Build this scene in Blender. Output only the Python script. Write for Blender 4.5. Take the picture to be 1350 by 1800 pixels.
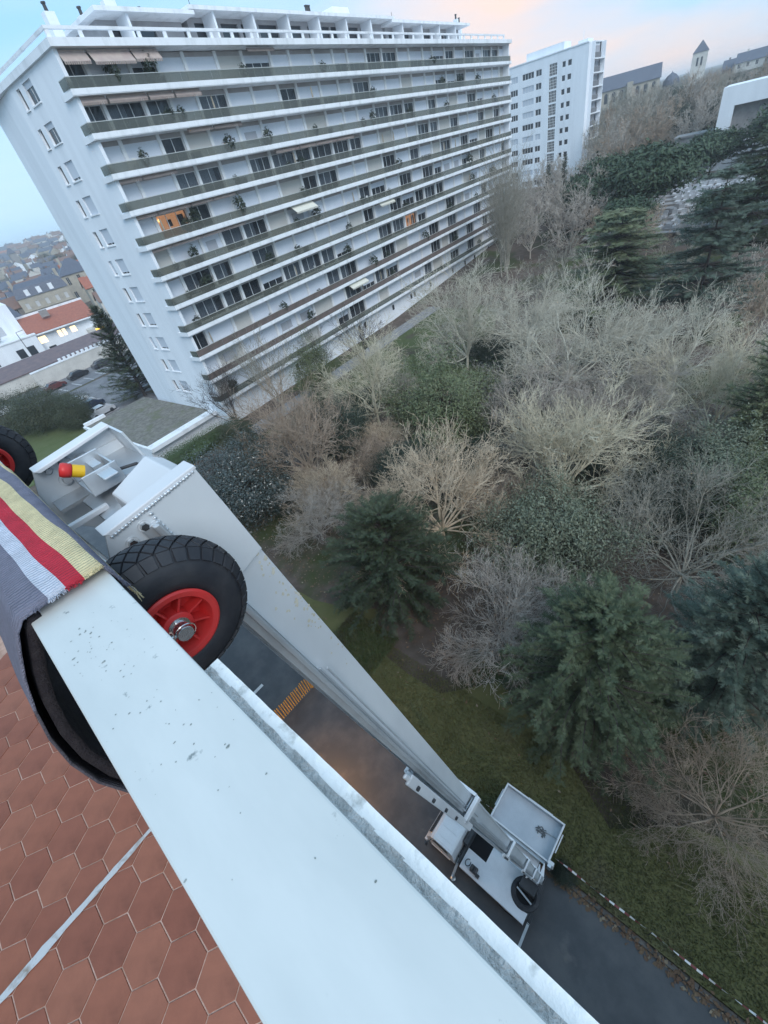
import bpy, bmesh, math, random
import numpy as np
from math import sin, cos, pi, radians, sqrt
from mathutils import Vector, Matrix

for o in list(bpy.data.objects): bpy.data.objects.remove(o)
scene = bpy.context.scene
C = scene.collection
EYE = 22.5                                   # eye height above the road

# ------------------------------------------------------------------ camera
cam_d = bpy.data.cameras.new('camera'); cam = bpy.data.objects.new('camera', cam_d); C.objects.link(cam)
cam_d.sensor_fit = 'VERTICAL'; cam_d.sensor_height = 36; cam_d.lens = 15.04
cam_d.clip_start = 0.02; cam_d.clip_end = 9000
f = 752.0
def unit(v): v = np.array(v, float); return v / np.linalg.norm(v)
up_c = -unit((913-675, -(1805-900), -f))
y_c = np.array((-280-675, -(522-900), -f)); y_c = unit(y_c - up_c*y_c.dot(up_c))
x_c = np.cross(y_c, up_c)
M = Matrix((list(x_c), list(y_c), list(up_c))).to_4x4()
M.translation = (0, 0, EYE)
cam.matrix_world = M
scene.camera = cam

# ------------------------------------------------------------------ sky and sun
SUN_AZ = 203.0                               # degrees from +Y towards +X: the brighter sky, behind the camera
PINK_AZ = 76.0                               # the pink clouds
world = bpy.data.worlds.new('World'); scene.world = world; world.use_nodes = True
nt = world.node_tree; N = nt.nodes; L = nt.links
N.clear()
def nd(t, **k):
    n = N.new(t)
    for a, b in k.items(): setattr(n, a, b)
    return n
out = nd('ShaderNodeOutputWorld'); bg = nd('ShaderNodeBackground')
sky = nd('ShaderNodeTexSky', sky_type='NISHITA'); sky.sun_disc = False
sky.sun_elevation = radians(42); sky.sun_rotation = radians(SUN_AZ); sky.altitude = 50
sky.air_density = 1.0; sky.dust_density = 1.2; sky.ozone_density = 1.5
tc = nd('ShaderNodeTexCoord')
mp = nd('ShaderNodeMapping'); mp.inputs['Scale'].default_value = (1.0, 1.6, 6.0); mp.inputs['Rotation'].default_value = (0.12, -0.1, 0.35)
L.new(tc.outputs['Generated'], mp.inputs['Vector'])
nz = nd('ShaderNodeTexNoise'); nz.inputs['Scale'].default_value = 1.35; nz.inputs['Detail'].default_value = 6; nz.inputs['Roughness'].default_value = 0.5
L.new(mp.outputs[0], nz.inputs['Vector'])
rmp = nd('ShaderNodeValToRGB'); rmp.color_ramp.elements[0].position = 0.36; rmp.color_ramp.elements[1].position = 0.68
L.new(nz.outputs['Fac'], rmp.inputs['Fac'])
# overcast veil: even pale blue over the whole dome, clouds over it, those near the sunrise pink
sdir = (sin(radians(PINK_AZ)), cos(radians(PINK_AZ)), 0.08)
dot = nd('ShaderNodeVectorMath', operation='DOT_PRODUCT'); dot.inputs[1].default_value = sdir
nrm = nd('ShaderNodeVectorMath', operation='NORMALIZE'); L.new(tc.outputs['Generated'], nrm.inputs[0]); L.new(nrm.outputs[0], dot.inputs[0])
mr = nd('ShaderNodeMapRange'); mr.inputs['From Min'].default_value = 0.80; mr.inputs['From Max'].default_value = 0.985
L.new(dot.outputs['Value'], mr.inputs['Value'])
ccol = nd('ShaderNodeMix', data_type='RGBA'); ccol.inputs['A'].default_value = (0.40, 0.54, 0.67, 1); ccol.inputs['B'].default_value = (0.74, 0.50, 0.37, 1)
L.new(mr.outputs[0], ccol.inputs['Factor'])
sc = nd('ShaderNodeMix', data_type='RGBA', blend_type='MULTIPLY'); sc.inputs['Factor'].default_value = 1
sc.inputs['B'].default_value = (0.10, 0.10, 0.10, 1); L.new(sky.outputs[0], sc.inputs['A'])
veil = nd('ShaderNodeMix', data_type='RGBA'); veil.inputs['Factor'].default_value = 0.80
veil.inputs['B'].default_value = (0.250, 0.480, 0.715, 1); L.new(sc.outputs['Result'], veil.inputs['A'])
mx = nd('ShaderNodeMix', data_type='RGBA')
mul = nd('ShaderNodeMath', operation='MULTIPLY'); mul.inputs[1].default_value = 0.80; L.new(rmp.outputs[0], mul.inputs[0])
L.new(mul.outputs[0], mx.inputs['Factor']); L.new(veil.outputs['Result'], mx.inputs['A']); L.new(ccol.outputs['Result'], mx.inputs['B'])
L.new(mx.outputs['Result'], bg.inputs['Color']); bg.inputs['Strength'].default_value = 1.0
L.new(bg.outputs[0], out.inputs[0])

sun_d = bpy.data.lights.new('sun', 'SUN'); sun = bpy.data.objects.new('sun', sun_d); C.objects.link(sun)
sun_d.energy = 1.3; sun_d.angle = radians(40); sun_d.color = (1.0, 0.985, 0.965)
el, az = radians(42), radians(SUN_AZ)
sv = Vector((sin(az)*cos(el), cos(az)*cos(el), sin(el)))
sun.rotation_euler = sv.to_track_quat('Z', 'Y').to_euler()

vs = scene.view_settings
vs.view_transform = 'Standard'; vs.look = 'None'; vs.gamma = 1; vs.use_curve_mapping = False; vs.exposure = 0.82
try: scene.cycles.max_bounces = 4; scene.cycles.transparent_max_bounces = 6; scene.cycles.volume_bounces = 1
except Exception: pass

# ------------------------------------------------------------------ materials
MATS = {}
def mat(name, col, rough=0.7, col2=None, scale=4.0, lo=0.35, hi=0.65, detail=5, bump=0.0, bscale=None, metal=0.0, spec=0.4, stretch=None, coat=0.0, col3=None, scale3=1.0, lo3=.5, hi3=.6, world=False):
    if name in MATS: return MATS[name]
    m = bpy.data.materials.new(name); m.use_nodes = True; MATS[name] = m
    t = m.node_tree; b = t.nodes['Principled BSDF']
    b.inputs['Base Color'].default_value = (*col, 1); b.inputs['Roughness'].default_value = rough
    b.inputs['Metallic'].default_value = metal; b.inputs['Specular IOR Level'].default_value = spec
    if coat: b.inputs['Coat Weight'].default_value = coat
    def tex(sc_, det, st=None):
        c = t.nodes.new('ShaderNodeNewGeometry') if world else t.nodes.new('ShaderNodeTexCoord'); o = c.outputs['Position'] if world else c.outputs['Object']
        if st:
            p = t.nodes.new('ShaderNodeMapping'); p.inputs['Scale'].default_value = st; t.links.new(o, p.inputs[0]); o = p.outputs[0]
        n = t.nodes.new('ShaderNodeTexNoise'); n.inputs['Scale'].default_value = sc_; n.inputs['Detail'].default_value = det; n.inputs['Roughness'].default_value = 0.6
        t.links.new(o, n.inputs['Vector']); return n
    def ramp(n, a, z):
        r = t.nodes.new('ShaderNodeMapRange'); r.inputs['From Min'].default_value = a; r.inputs['From Max'].default_value = z
        t.links.new(n.outputs['Fac'], r.inputs['Value']); return r
    last = None
    if col2:
        n = tex(scale, detail, stretch); r = ramp(n, lo, hi)
        x = t.nodes.new('ShaderNodeMix'); x.data_type = 'RGBA'
        x.inputs['A'].default_value = (*col, 1); x.inputs['B'].default_value = (*col2, 1)
        t.links.new(r.outputs[0], x.inputs['Factor']); last = x.outputs['Result']
    if col3:
        n3 = tex(scale3, 6); r3 = ramp(n3, lo3, hi3)
        x = t.nodes.new('ShaderNodeMix'); x.data_type = 'RGBA'
        if last: t.links.new(last, x.inputs['A'])
        else: x.inputs['A'].default_value = (*col, 1)
        x.inputs['B'].default_value = (*col3, 1); t.links.new(r3.outputs[0], x.inputs['Factor']); last = x.outputs['Result']
    if last: t.links.new(last, b.inputs['Base Color'])
    if bump:
        n2 = tex(bscale or scale*4, 6, stretch); bp = t.nodes.new('ShaderNodeBump'); bp.inputs['Strength'].default_value = bump; bp.inputs['Distance'].default_value = 0.02
        t.links.new(n2.outputs['Fac'], bp.inputs['Height']); t.links.new(bp.outputs[0], b.inputs['Normal'])
    return m
def emis(name, col, s):
    if name in MATS: return MATS[name]
    m = bpy.data.materials.new(name); m.use_nodes = True; MATS[name] = m
    b = m.node_tree.nodes['Principled BSDF']; b.inputs['Base Color'].default_value = (*col, 1)
    b.inputs['Emission Color'].default_value = (*col, 1); b.inputs['Emission Strength'].default_value = s
    return m
def glassy(name, tint, t_amount, diff, rough=0.06):
    """a pane: part of the light goes straight through (tinted), the rest meets a glossy surface"""
    m = bpy.data.materials.new(name); m.use_nodes = True; MATS[name] = m
    t = m.node_tree; b = t.nodes['Principled BSDF']; o = t.nodes['Material Output']
    b.inputs['Base Color'].default_value = (*diff, 1); b.inputs['Roughness'].default_value = rough; b.inputs['Specular IOR Level'].default_value = 0.6
    tr = t.nodes.new('ShaderNodeBsdfTransparent'); tr.inputs[0].default_value = (*tint, 1)
    mxs = t.nodes.new('ShaderNodeMixShader'); mxs.inputs[0].default_value = t_amount
    t.links.new(b.outputs[0], mxs.inputs[1]); t.links.new(tr.outputs[0], mxs.inputs[2]); t.links.new(mxs.outputs[0], o.inputs[0])
    return m

WHITE = mat('white_render', (0.78, 0.81, 0.85), 0.8, (0.68, 0.71, 0.75), 0.6, 0.4, 0.75, stretch=(1, 1, 0.12))
FASCIA = mat('slab_white', (0.79, 0.81, 0.84), 0.7, (0.55, 0.57, 0.59), 0.9, 0.48, 0.78, stretch=(1, 1, 0.15))
SHUT = mat('shutter_white', (0.74, 0.77, 0.82), 0.6, (0.68, 0.71, 0.77), 0.4)
SHUT2 = mat('shutter_cream', (0.60, 0.58, 0.54), 0.6, (0.55, 0.53, 0.50), 0.4)
FRAME = mat('frame_white', (0.7, 0.7, 0.7), 0.5)
PANE = glassy('window_glass', (0.85, 0.88, 0.9), 0.66, (0.05, 0.06, 0.075))
SMOKE = glassy('smoked_glass', (0.66, 0.68, 0.64), 0.52, (0.150, 0.156, 0.140), 0.12)
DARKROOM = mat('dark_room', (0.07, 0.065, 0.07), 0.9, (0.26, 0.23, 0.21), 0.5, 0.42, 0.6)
LITROOM = emis('lit_room', (1.0, 0.48, 0.22), 0.55)
LAMPON = emis('lamp_on', (1.0, 0.72, 0.28), 2.2)
CURT = mat('curtain', (0.78, 0.78, 0.80), 0.9, (0.58, 0.59, 0.62), 2.0, stretch=(6, 1, .3))
AWN = mat('awning_cloth', (0.45, 0.37, 0.33), 0.9, (0.36, 0.28, 0.26), 1.5)
AWNC = mat('awning_cream', (0.62, 0.60, 0.52), 0.9)
BROWNP = mat('brown_panel', (0.16, 0.12, 0.11), 0.7, (0.11, 0.09, 0.08), 1.0)
METAL = mat('galvanised', (0.60, 0.63, 0.66), 0.36, (0.44, 0.47, 0.50), 3.0, metal=0.55, bump=0.08, bscale=30)
ALU = mat('aluminium', (0.68, 0.72, 0.75), 0.32, (0.55, 0.59, 0.63), 2.6, 0.35, 0.7, metal=0.2, bump=0.05, bscale=50, stretch=(1, 1, .35))
PAINTM = mat('white_metal', (0.70, 0.71, 0.73), 0.35, (0.60, 0.61, 0.63), 2.0)
DARKM = mat('dark_metal', (0.035, 0.037, 0.042), 0.5, (0.06, 0.06, 0.065), 3)
RUBBER = mat('rubber', (0.020, 0.022, 0.028), 0.55, (0.050, 0.050, 0.054), 9, 0.45, 0.75, bump=0.05, bscale=80, spec=0.35)
RED = mat('red_plastic', (0.62, 0.035, 0.035), 0.4, (0.48, 0.04, 0.035), 14, 0.4, 0.7, bump=0.03, bscale=60)
CHROME = mat('steel', (0.62, 0.62, 0.62), 0.22, metal=0.95)
ASPH = mat('asphalt', (0.050, 0.050, 0.055), 0.34, (0.085, 0.083, 0.086), 0.7, 0.42, 0.66, bump=0.25, bscale=40, col3=(0.14, 0.13, 0.125), scale3=0.55, lo3=0.64, hi3=0.78, world=True)
ASPH2 = mat('asphalt_pale', (0.13, 0.13, 0.14), 0.85, (0.19, 0.19, 0.20), 0.5, world=True)
KERB = mat('kerb_stone', (0.16, 0.15, 0.14), 0.85, (0.09, 0.085, 0.08), 3, bump=0.3)
LINEW = mat('road_paint', (0.62, 0.62, 0.62), 0.7, (0.40, 0.40, 0.40), 6, 0.5, 0.8)
SLATE = mat('slate', (0.075, 0.085, 0.12), 0.6, (0.11, 0.12, 0.15), 2)
TILE_R = mat('roof_red', (0.36, 0.13, 0.085), 0.8, (0.28, 0.10, 0.07), 1.5)
TILE_B = mat('roof_brown', (0.22, 0.13, 0.10), 0.8, (0.16, 0.11, 0.10), 1.5)
TILE_P = mat('roof_purple', (0.13, 0.10, 0.11), 0.8, (0.18, 0.13, 0.13), 0.8)
STONE = mat('stone', (0.42, 0.38, 0.31), 0.85, (0.33, 0.30, 0.26), 0.7)
STONE2 = mat('stone_grey', (0.30, 0.29, 0.28), 0.85, (0.22, 0.21, 0.21), 0.7)
PLAST = mat('plaster', (0.60, 0.58, 0.54), 0.85, (0.5, 0.48, 0.45), 0.5)
GRAVEL = mat('gravel', (0.20, 0.19, 0.17), 0.95, (0.13, 0.125, 0.11), 2.2, 0.4, 0.6, bump=0.5, bscale=30, col3=(0.12, 0.13, 0.08), scale3=0.5, lo3=0.5, hi3=0.7)
DGLASS = mat('dark_glass', (0.03, 0.035, 0.045), 0.1, spec=0.7)

# ------------------------------------------------------------------ mesh helpers
class MB:
    def __init__(s): s.v = []; s.f = []; s.m = []
    def quad(s, a, b, c, d, mi=0):
        n = len(s.v); s.v += [a, b, c, d]; s.f.append((n, n+1, n+2, n+3)); s.m.append(mi)
    def poly(s, pts, mi=0):
        n = len(s.v); s.v += list(pts); s.f.append(tuple(range(n, n+len(pts)))); s.m.append(mi)
    def box(s, x0, x1, y0, y1, z0, z1, mi=0):
        n = len(s.v)
        s.v += [(x0,y0,z0),(x1,y0,z0),(x1,y1,z0),(x0,y1,z0),(x0,y0,z1),(x1,y0,z1),(x1,y1,z1),(x0,y1,z1)]
        for q in ((0,3,2,1),(4,5,6,7),(0,1,5,4),(1,2,6,5),(2,3,7,6),(3,0,4,7)):
            s.f.append(tuple(n+i for i in q)); s.m.append(mi)
        return s
    def prism(s, base, top, mi=0):
        n = len(s.v); k = len(base); s.v += list(base) + list(top)
        s.f.append(tuple(n+k-1-i for i in range(k))); s.m.append(mi)
        s.f.append(tuple(n+k+i for i in range(k))); s.m.append(mi)
        for i in range(k):
            j = (i+1) % k; s.f.append((n+i, n+j, n+k+j, n+k+i)); s.m.append(mi)
        return s
    def ext(s, pts2, axis, a, b, mi=0):
        """extrude a 2-D outline along an axis; outline in the two other axes in x,y,z order"""
        def p(q, w):
            return (w, q[0], q[1]) if axis == 'x' else ((q[0], w, q[1]) if axis == 'y' else (q[0], q[1], w))
        return s.prism([p(q, a) for q in pts2], [p(q, b) for q in pts2], mi)
    def tube(s, p0, p1, r0, r1=None, n=8, mi=0):
        r1 = r0 if r1 is None else r1
        p0 = Vector(p0); p1 = Vector(p1); d = (p1-p0).normalized()
        a = d.orthogonal().normalized(); b = d.cross(a)
        A = [tuple(p0 + (a*cos(2*pi*i/n) + b*sin(2*pi*i/n))*r0) for i in range(n)]
        B = [tuple(p1 + (a*cos(2*pi*i/n) + b*sin(2*pi*i/n))*r1) for i in range(n)]
        return s.prism(A, B, mi)
    def bar(s, p0, p1, w, h, mi=0):
        """rectangular bar from p0 to p1; w across (horizontal), h in the other direction"""
        p0 = Vector(p0); p1 = Vector(p1); d = (p1-p0).normalized()
        a = d.cross(Vector((0,0,1))); a = a.normalized() if a.length > 1e-4 else Vector((1,0,0)); b = a.cross(d)
        q = [(-w/2,-h/2),(w/2,-h/2),(w/2,h/2),(-w/2,h/2)]
        return s.prism([tuple(p0+a*u+b*v) for u, v in q], [tuple(p1+a*u+b*v) for u, v in q], mi)
    def lathe(s, prof, n=24, axis='z', c=(0,0,0), mi=0):
        """prof: list of (r, h)"""
        k = len(prof); n0 = len(s.v)
        for i in range(n):
            a = 2*pi*i/n
            for r, h in prof:
                p = {'z': (r*cos(a), r*sin(a), h), 'y': (r*cos(a), h, r*sin(a)), 'x': (h, r*cos(a), r*sin(a))}[axis]
                s.v.append((p[0]+c[0], p[1]+c[1], p[2]+c[2]))
        for i in range(n):
            j = (i+1) % n
            for q in range(k-1):
                s.f.append((n0+i*k+q, n0+j*k+q, n0+j*k+q+1, n0+i*k+q+1)); s.m.append(mi)
        return s
    def mesh(s, name, mats, smooth=False):
        me = bpy.data.meshes.new(name); me.from_pydata(s.v, [], s.f)
        for m in (mats if isinstance(mats, (list, tuple)) else [mats]): me.materials.append(m)
        me.polygons.foreach_set('material_index', s.m)
        if smooth: me.polygons.foreach_set('use_smooth', [True]*len(s.f))
        me.update(); return me
    def build(s, name, mats, parent=None, smooth=False, bevel=0, fixn=True):
        me = s.mesh(name, mats, smooth)
        if fixn:
            bm = bmesh.new(); bm.from_mesh(me); bmesh.ops.recalc_face_normals(bm, faces=bm.faces); bm.to_mesh(me); bm.free()
        o = link(name, me, parent)
        if bevel:
            b = o.modifiers.new('bevel', 'BEVEL'); b.width = bevel; b.segments = 2; b.limit_method = 'ANGLE'
        return o
def link(name, me, parent=None, loc=None, rotz=None, scale=None):
    o = bpy.data.objects.new(name, me); C.objects.link(o)
    if parent: o.parent = parent
    if loc: o.location = loc
    if rotz is not None: o.rotation_euler = (0, 0, rotz)
    if scale: o.scale = scale if isinstance(scale, (tuple, list)) else (scale,)*3
    return o
def tag(o, label=None, cat=None, group=None, kind=None):
    if label: o['label'] = label
    if cat: o['category'] = cat
    if group: o['group'] = group
    if kind: o['kind'] = kind
    return o
def thing(name, label, cat, loc=(0,0,0), rotz=0, group=None):
    return tag(link(name, None, None, loc, rotz), label, cat, group)
def holed(mb, o, u, n, w, z0, z1, holes, depth, mi=0, rmi=None):
    """wall sheet from point o along u (unit xy), outward normal n, with rectangular openings (u0,u1,za,zb) and their reveals"""
    rmi = mi if rmi is None else rmi
    us = sorted({0, w, *[h[0] for h in holes], *[h[1] for h in holes]}); zs = sorted({z0, z1, *[h[2] for h in holes], *[h[3] for h in holes]})
    P = lambda a, z, d=0: (o[0]+u[0]*a-n[0]*d, o[1]+u[1]*a-n[1]*d, z)
    for a, b in zip(us, us[1:]):
        for c, d in zip(zs, zs[1:]):
            if any(h[0] <= a and b <= h[1] and h[2] <= c and d <= h[3] for h in holes): continue
            mb.quad(P(a,c), P(b,c), P(b,d), P(a,d), mi)
    for a, b, c, d in holes:
        mb.quad(P(a,c), P(a,d), P(a,d,depth), P(a,c,depth), rmi); mb.quad(P(b,d), P(b,c), P(b,c,depth), P(b,d,depth), rmi)
        mb.quad(P(a,c,depth), P(b,c,depth), P(b,c), P(a,c), rmi); mb.quad(P(a,d), P(b,d), P(b,d,depth), P(a,d,depth), rmi)
# ================================================================== ground
def hgt(x, y):
    z = 0.0
    if x > 60: z += (x-60)*0.055 if x < 420 else 19.8 + (x-420)*0.004
    if y > 250: z += min((y-250)*0.0085, 9)
    return z
xs = np.concatenate([np.linspace(-1500, -60, 9), np.linspace(-40, 140, 61), np.linspace(160, 520, 19), np.linspace(700, 4000, 8)])
ys = np.concatenate([np.linspace(-1500, -60, 7), np.linspace(-40, 130, 58), np.linspace(150, 500, 15), np.linspace(650, 4500, 10)])
rg = random.Random(3)
gv = []
for y in ys:
    for x in xs:
        near = 10 < x < 60 and -15 < y < 46
        gv.append((x, y, hgt(x, y) + (rg.uniform(0, 0.25) if near else 0) - 0.02))
nx = len(xs)
gf = [(j*nx+i, j*nx+i+1, (j+1)*nx+i+1, (j+1)*nx+i) for j in range(len(ys)-1) for i in range(nx-1)]
GROUND = mat('ground_soil', (0.085, 0.064, 0.050), 0.95, (0.130, 0.098, 0.082), 0.9, 0.4, 0.62, bump=0.6, bscale=6, col3=(0.050, 0.060, 0.020), scale3=0.11, lo3=0.50, hi3=0.60, world=True)
me = bpy.data.meshes.new('ground'); me.from_pydata(gv, [], gf); me.materials.append(GROUND); me.update()
tag(link('ground', me), kind='structure')

def sheet(name, pts, m, z=0.0, parent=None):
    mb = MB(); mb.poly([(x, y, z) for x, y in pts]); o = mb.build(name, m, parent, fixn=False); return o
# road past our own building, its kerb and the lawn beyond
tag(sheet('road', [(-1, -60), (4.34, -60), (4.34, 62), (-1, 62)], ASPH, 0.004), kind='structure')
kb = tag(link('kerb', None), kind='structure')
kst = MB().box(0, 0.16, 0.005, 0.985, -0.05, 0.11).mesh('kerb_stone', KERB)
for i in range(-14, 44):
    link('kerb_stone', kst, kb, (4.34, i*1.0, 0))
GRASS = mat('lawn_grass', (0.092, 0.094, 0.034), 0.95, (0.116, 0.114, 0.046), 1.3, 0.35, 0.65, bump=0.7, bscale=25, col3=(0.115, 0.100, 0.055), scale3=0.30, lo3=0.58, hi3=0.75, world=True)
GRASSG = mat('rank_grass', (0.060, 0.085, 0.028), 0.95, (0.090, 0.105, 0.045), 2.5, col3=(0.075, 0.062, 0.045), scale3=0.3, lo3=0.5, hi3=0.65, bump=0.7, bscale=30, world=True)
edge = [(4.5, -60), (9.2, -60)] + [(8.6 + 1.3*sin(i*1.3) + 0.5*sin(i*3.1), -40 + i*2.2) for i in range(0, 28)] + [(8.0, 30), (4.5, 30)]
tag(sheet('lawn', edge, GRASS, 0.012 + 0.28), kind='structure')
tag(sheet('grass_patch', [(4.6, 12.6), (6.6, 12.2), (8.6, 12.4), (8.8, 13.8), (9.1, 15.6), (7.0, 16.4), (4.6, 16.0)], GRASSG, 0.31), kind='structure')
tag(sheet('lawn_by_block', [(36, 24), (44, 26), (66, 37), (84, 44), (110, 48), (110, 55), (40, 48.5), (30, 44), (33, 36)], GRASSG, 0.30), kind='structure')
tag(sheet('terrace_path', [(22, 44.5), (112, 51.8), (112, 54.6), (22, 47.3)], mat('path_grey', (0.27, 0.27, 0.28), 0.9, (0.2, 0.2, 0.2), 1.2), 0.33), kind='structure')
# street and car park behind the block
tag(sheet('car_park', [(13.5, 68), (40, 70), (44, 104), (17, 102)], ASPH2, 0.02), kind='structure')
tag(sheet('street', [(-60, 101), (5, 101), (17, 103), (44, 107), (80, 112), (80, 123), (40, 120), (15, 117), (-60, 113)], ASPH2, 0.016), kind='structure')
tag(sheet('verge_lawn', [(-8, 66), (13.3, 66), (16, 97), (-8, 97)], mat('verge_grass', (0.075, 0.10, 0.03), 0.95, (0.10, 0.12, 0.05), 0.6, world=True), 0.014), kind='structure')
pm = tag(link('parking_marking', None), kind='structure')
lm = MB().box(0, 4.6, -0.07, 0.07, 0, 0.005).mesh('painted_line', LINEW)
for i in range(6): link('painted_line', lm, pm, (13.6, 76+i*2.7, 0.024), 0.12)
for i in range(5): link('painted_line', lm, pm, (17.5+i*2.6, 103.0+i*0.4, 0.024), 1.7)
# white road line beyond the fence
tag(MB().box(1.0, 2.33, 17.55, 17.75, 0.008, 0.012).build('stop_line', LINEW), kind='structure')

# ================================================================== our own building and its balcony
Zc = EYE - 0.31          # top of the parapet cap
FLOOR = EYE - 1.40
home = thing('balcony_building', 'white apartment building with the capped balcony parapet and terracotta floor in the foreground', 'building')
CAPM = mat('cap_paint', (0.58, 0.605, 0.595), 0.27, (0.49, 0.52, 0.515), 5.0, 0.35, 0.72, stretch=(2.5, 0.8, 1), bump=0.015, bscale=14, col3=(0.22, 0.25, 0.25), scale3=60, lo3=0.665, hi3=0.74, spec=0.5)
STUCCO = mat('stucco', (0.66, 0.66, 0.64), 0.95, (0.88, 0.88, 0.86), 60, 0.42, 0.6, bump=0.9, bscale=130)
LEDGEW = mat('ledge_paint', (0.84, 0.85, 0.84), 0.7, (0.50, 0.51, 0.49), 45, 0.56, 0.68, bump=0.25, bscale=60)
OWNW = mat('own_wall', (0.62, 0.61, 0.58), 0.85, (0.55, 0.54, 0.52), 0.8)
b = MB(); b.box(-14, -0.10, -45, 26, 0, FLOOR-0.2); b.build('lower_wall', OWNW, home)
b = MB(); b.box(-14, -2.6, -45, 26, FLOOR-0.2, 24.2); b.build('back_wall', OWNW, home)
b = MB(); b.box(-2.599, -0.03, -8, 8, FLOOR-0.199, FLOOR-0.0022); b.build('floor_slab', mat('mortar', (0.68, 0.47, 0.39), 0.95, (0.46, 0.29, 0.22), 20, bump=0.3, bscale=120), home)
b = MB(); b.box(-0.0794, 0.009, -3.0, 6.0, Zc-0.016, Zc)
b.build('parapet_cap', CAPM, home, bevel=0.002)
b = MB(); b.box(-0.072, 0.004, -3.0, 0.3255, Zc-0.029, Zc-0.0165); b.build('parapet_wall', OWNW, home)
# rough stucco ledge with its uneven white lip just below the cap, ending beside the wheel
def strip(x0, x1, z0, z1, y0, y1, n, jit, seed):
    r = random.Random(seed); mbb = MB(); prev = None
    for i in range(n+1):
        y = y0 + (y1-y0)*i/n; a = x0 + r.uniform(-jit, jit); c = x1 + r.uniform(-jit, jit)*0.3; h = z1 + r.uniform(-jit, jit)*0.5
        ring = [(a, y, z0), (c, y, z0), (c, y, h), (a, y, h+jit*0.3)]
        if prev:
            n0 = len(mbb.v); mbb.v += prev + ring
            for q in range(4):
                w = (q+1) % 4; mbb.f.append((n0+q, n0+w, n0+4+w, n0+4+q)); mbb.m.append(0)
        else: mbb.poly(ring[::-1])
        prev = ring
    mbb.poly(prev); return mbb
strip(-0.07, 0.0166, Zc-0.30, Zc-0.0265, -3.0, 0.326, 320, 0.0005, 1).build('stucco_ledge', STUCCO, home)
strip(0.0158, 0.0252, Zc-0.30, Zc-0.0265, -3.0, 0.3262, 320, 0.0005, 2).build('ledge_lip', LEDGEW, home)
b = MB(); b.box(-0.125, -0.118, 0.44, 6, FLOOR, Zc-0.34); b.build('railing_panel', mat('panel_grey', (0.035, 0.032, 0.04), 0.9, (0.022, 0.02, 0.026), 9), home)
for y in (0.46, 2.2, 3.9): MB().box(-0.07, -0.04, y, y+0.03, FLOOR, Zc-0.0165).build('railing_post', MATS['panel_grey'], home)
# hexagonal terracotta tiles
HEX = 0.0623
hexm = []
for k in range(4):
    r = random.Random(40+k); base = [(0.385, 0.140, 0.084), (0.355, 0.127, 0.078), (0.405, 0.154, 0.094), (0.335, 0.117, 0.072)][k]
    m_ = mat('terracotta_%d' % k, base, 0.42, tuple(c*0.78 for c in base), 11, 0.35, 0.7, bump=0.07, bscale=60, col3=tuple(c*0.62 for c in base), scale3=5, lo3=0.58, hi3=0.72)
    mb_ = MB(); R0 = HEX-0.0017; R1 = R0-0.0009
    hx = lambda R, z: [(R*cos(pi/6+i*pi/3), R*sin(pi/6+i*pi/3), z) for i in range(6)]
    mb_.prism(hx(R0, -0.012), hx(R0, -0.0016)); n0 = len(mb_.v); mb_.v += hx(R0, -0.0016) + hx(R1, 0)
    for i in range(6):
        j = (i+1) % 6; mb_.f.append((n0+i, n0+j, n0+6+j, n0+6+i)); mb_.m.append(0)
    mb_.f.append(tuple(n0+6+i for i in range(6))); mb_.m.append(0)
    hexm.append(mb_.mesh('hexagon_tile', m_))
fl = link('balcony_floor', None, home)
rt = random.Random(8)
for row in range(-9, 16):
    y = 0.853 + row*HEX*1.5
    for c in range(-6, 4):
        x = -0.541 + c*HEX*sqrt(3) + (HEX*sqrt(3)/2 if row % 2 else 0)
        if -1.2 < x < -0.14:
            o = link('hexagon_tile', rt.choice(hexm), fl, (x, y, FLOOR + rt.uniform(-0.0008, 0.0006)))
            o.rotation_euler = (rt.uniform(-.006, .006), rt.uniform(-.006, .006), 0)
# ragged streak of white filler across the tiles
b = MB(); r = random.Random(5); up, lo = [], []
for i in range(40):
    x = -0.95 + i*0.0185; w = 0.0105 + 0.0022*sin(i*0.55) + r.uniform(-.0012, .0012); w *= 1.0 if x < -0.52 else 0.72
    yy = 0.982 + 0.055*(x+0.95) + r.uniform(-.0006, .0006)
    up.append((x, yy+w, FLOOR+0.0028)); lo.append((x, yy-w, FLOOR+0.0028))
for i in range(39): b.quad(lo[i], lo[i+1], up[i+1], up[i])
b.build('filler_streak', mat('filler', (0.62, 0.64, 0.66), 0.8, (0.30, 0.25, 0.20), 24, 0.5, 0.72), home, fixn=False)

# specks of lichen and dirt stuck on the cap
b = MB(); r = random.Random(15)
for i in range(80):
    y = r.uniform(0.02, 0.52); x = r.uniform(-0.075, 0.006)
    if i < 40: x = -0.045 + r.gauss(0, .014); y = 0.42 + r.gauss(0, .035)
    elif i < 70: x = -0.035 + r.gauss(0, .016); y = 0.27 + r.gauss(0, .05)
    if not (-0.077 < x < 0.007 and y < 0.52): continue
    s_ = r.uniform(.0002, .00065)*(1.9 if r.random() < .12 else 1); a0 = r.random()*6; el_ = r.uniform(1, 2.2)
    b.poly([(x+s_*el_*cos(a0+q*pi/3)*r.uniform(.6, 1.2), y+s_*sin(a0+q*pi/3)*r.uniform(.6, 1.2)*1.3, Zc+0.00025) for q in range(6)])
tag(b.build('lichen_specks', mat('lichen', (0.16, 0.19, 0.18), 0.9, (0.30, 0.33, 0.32), 200), home, fixn=False), kind='stuff')

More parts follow.
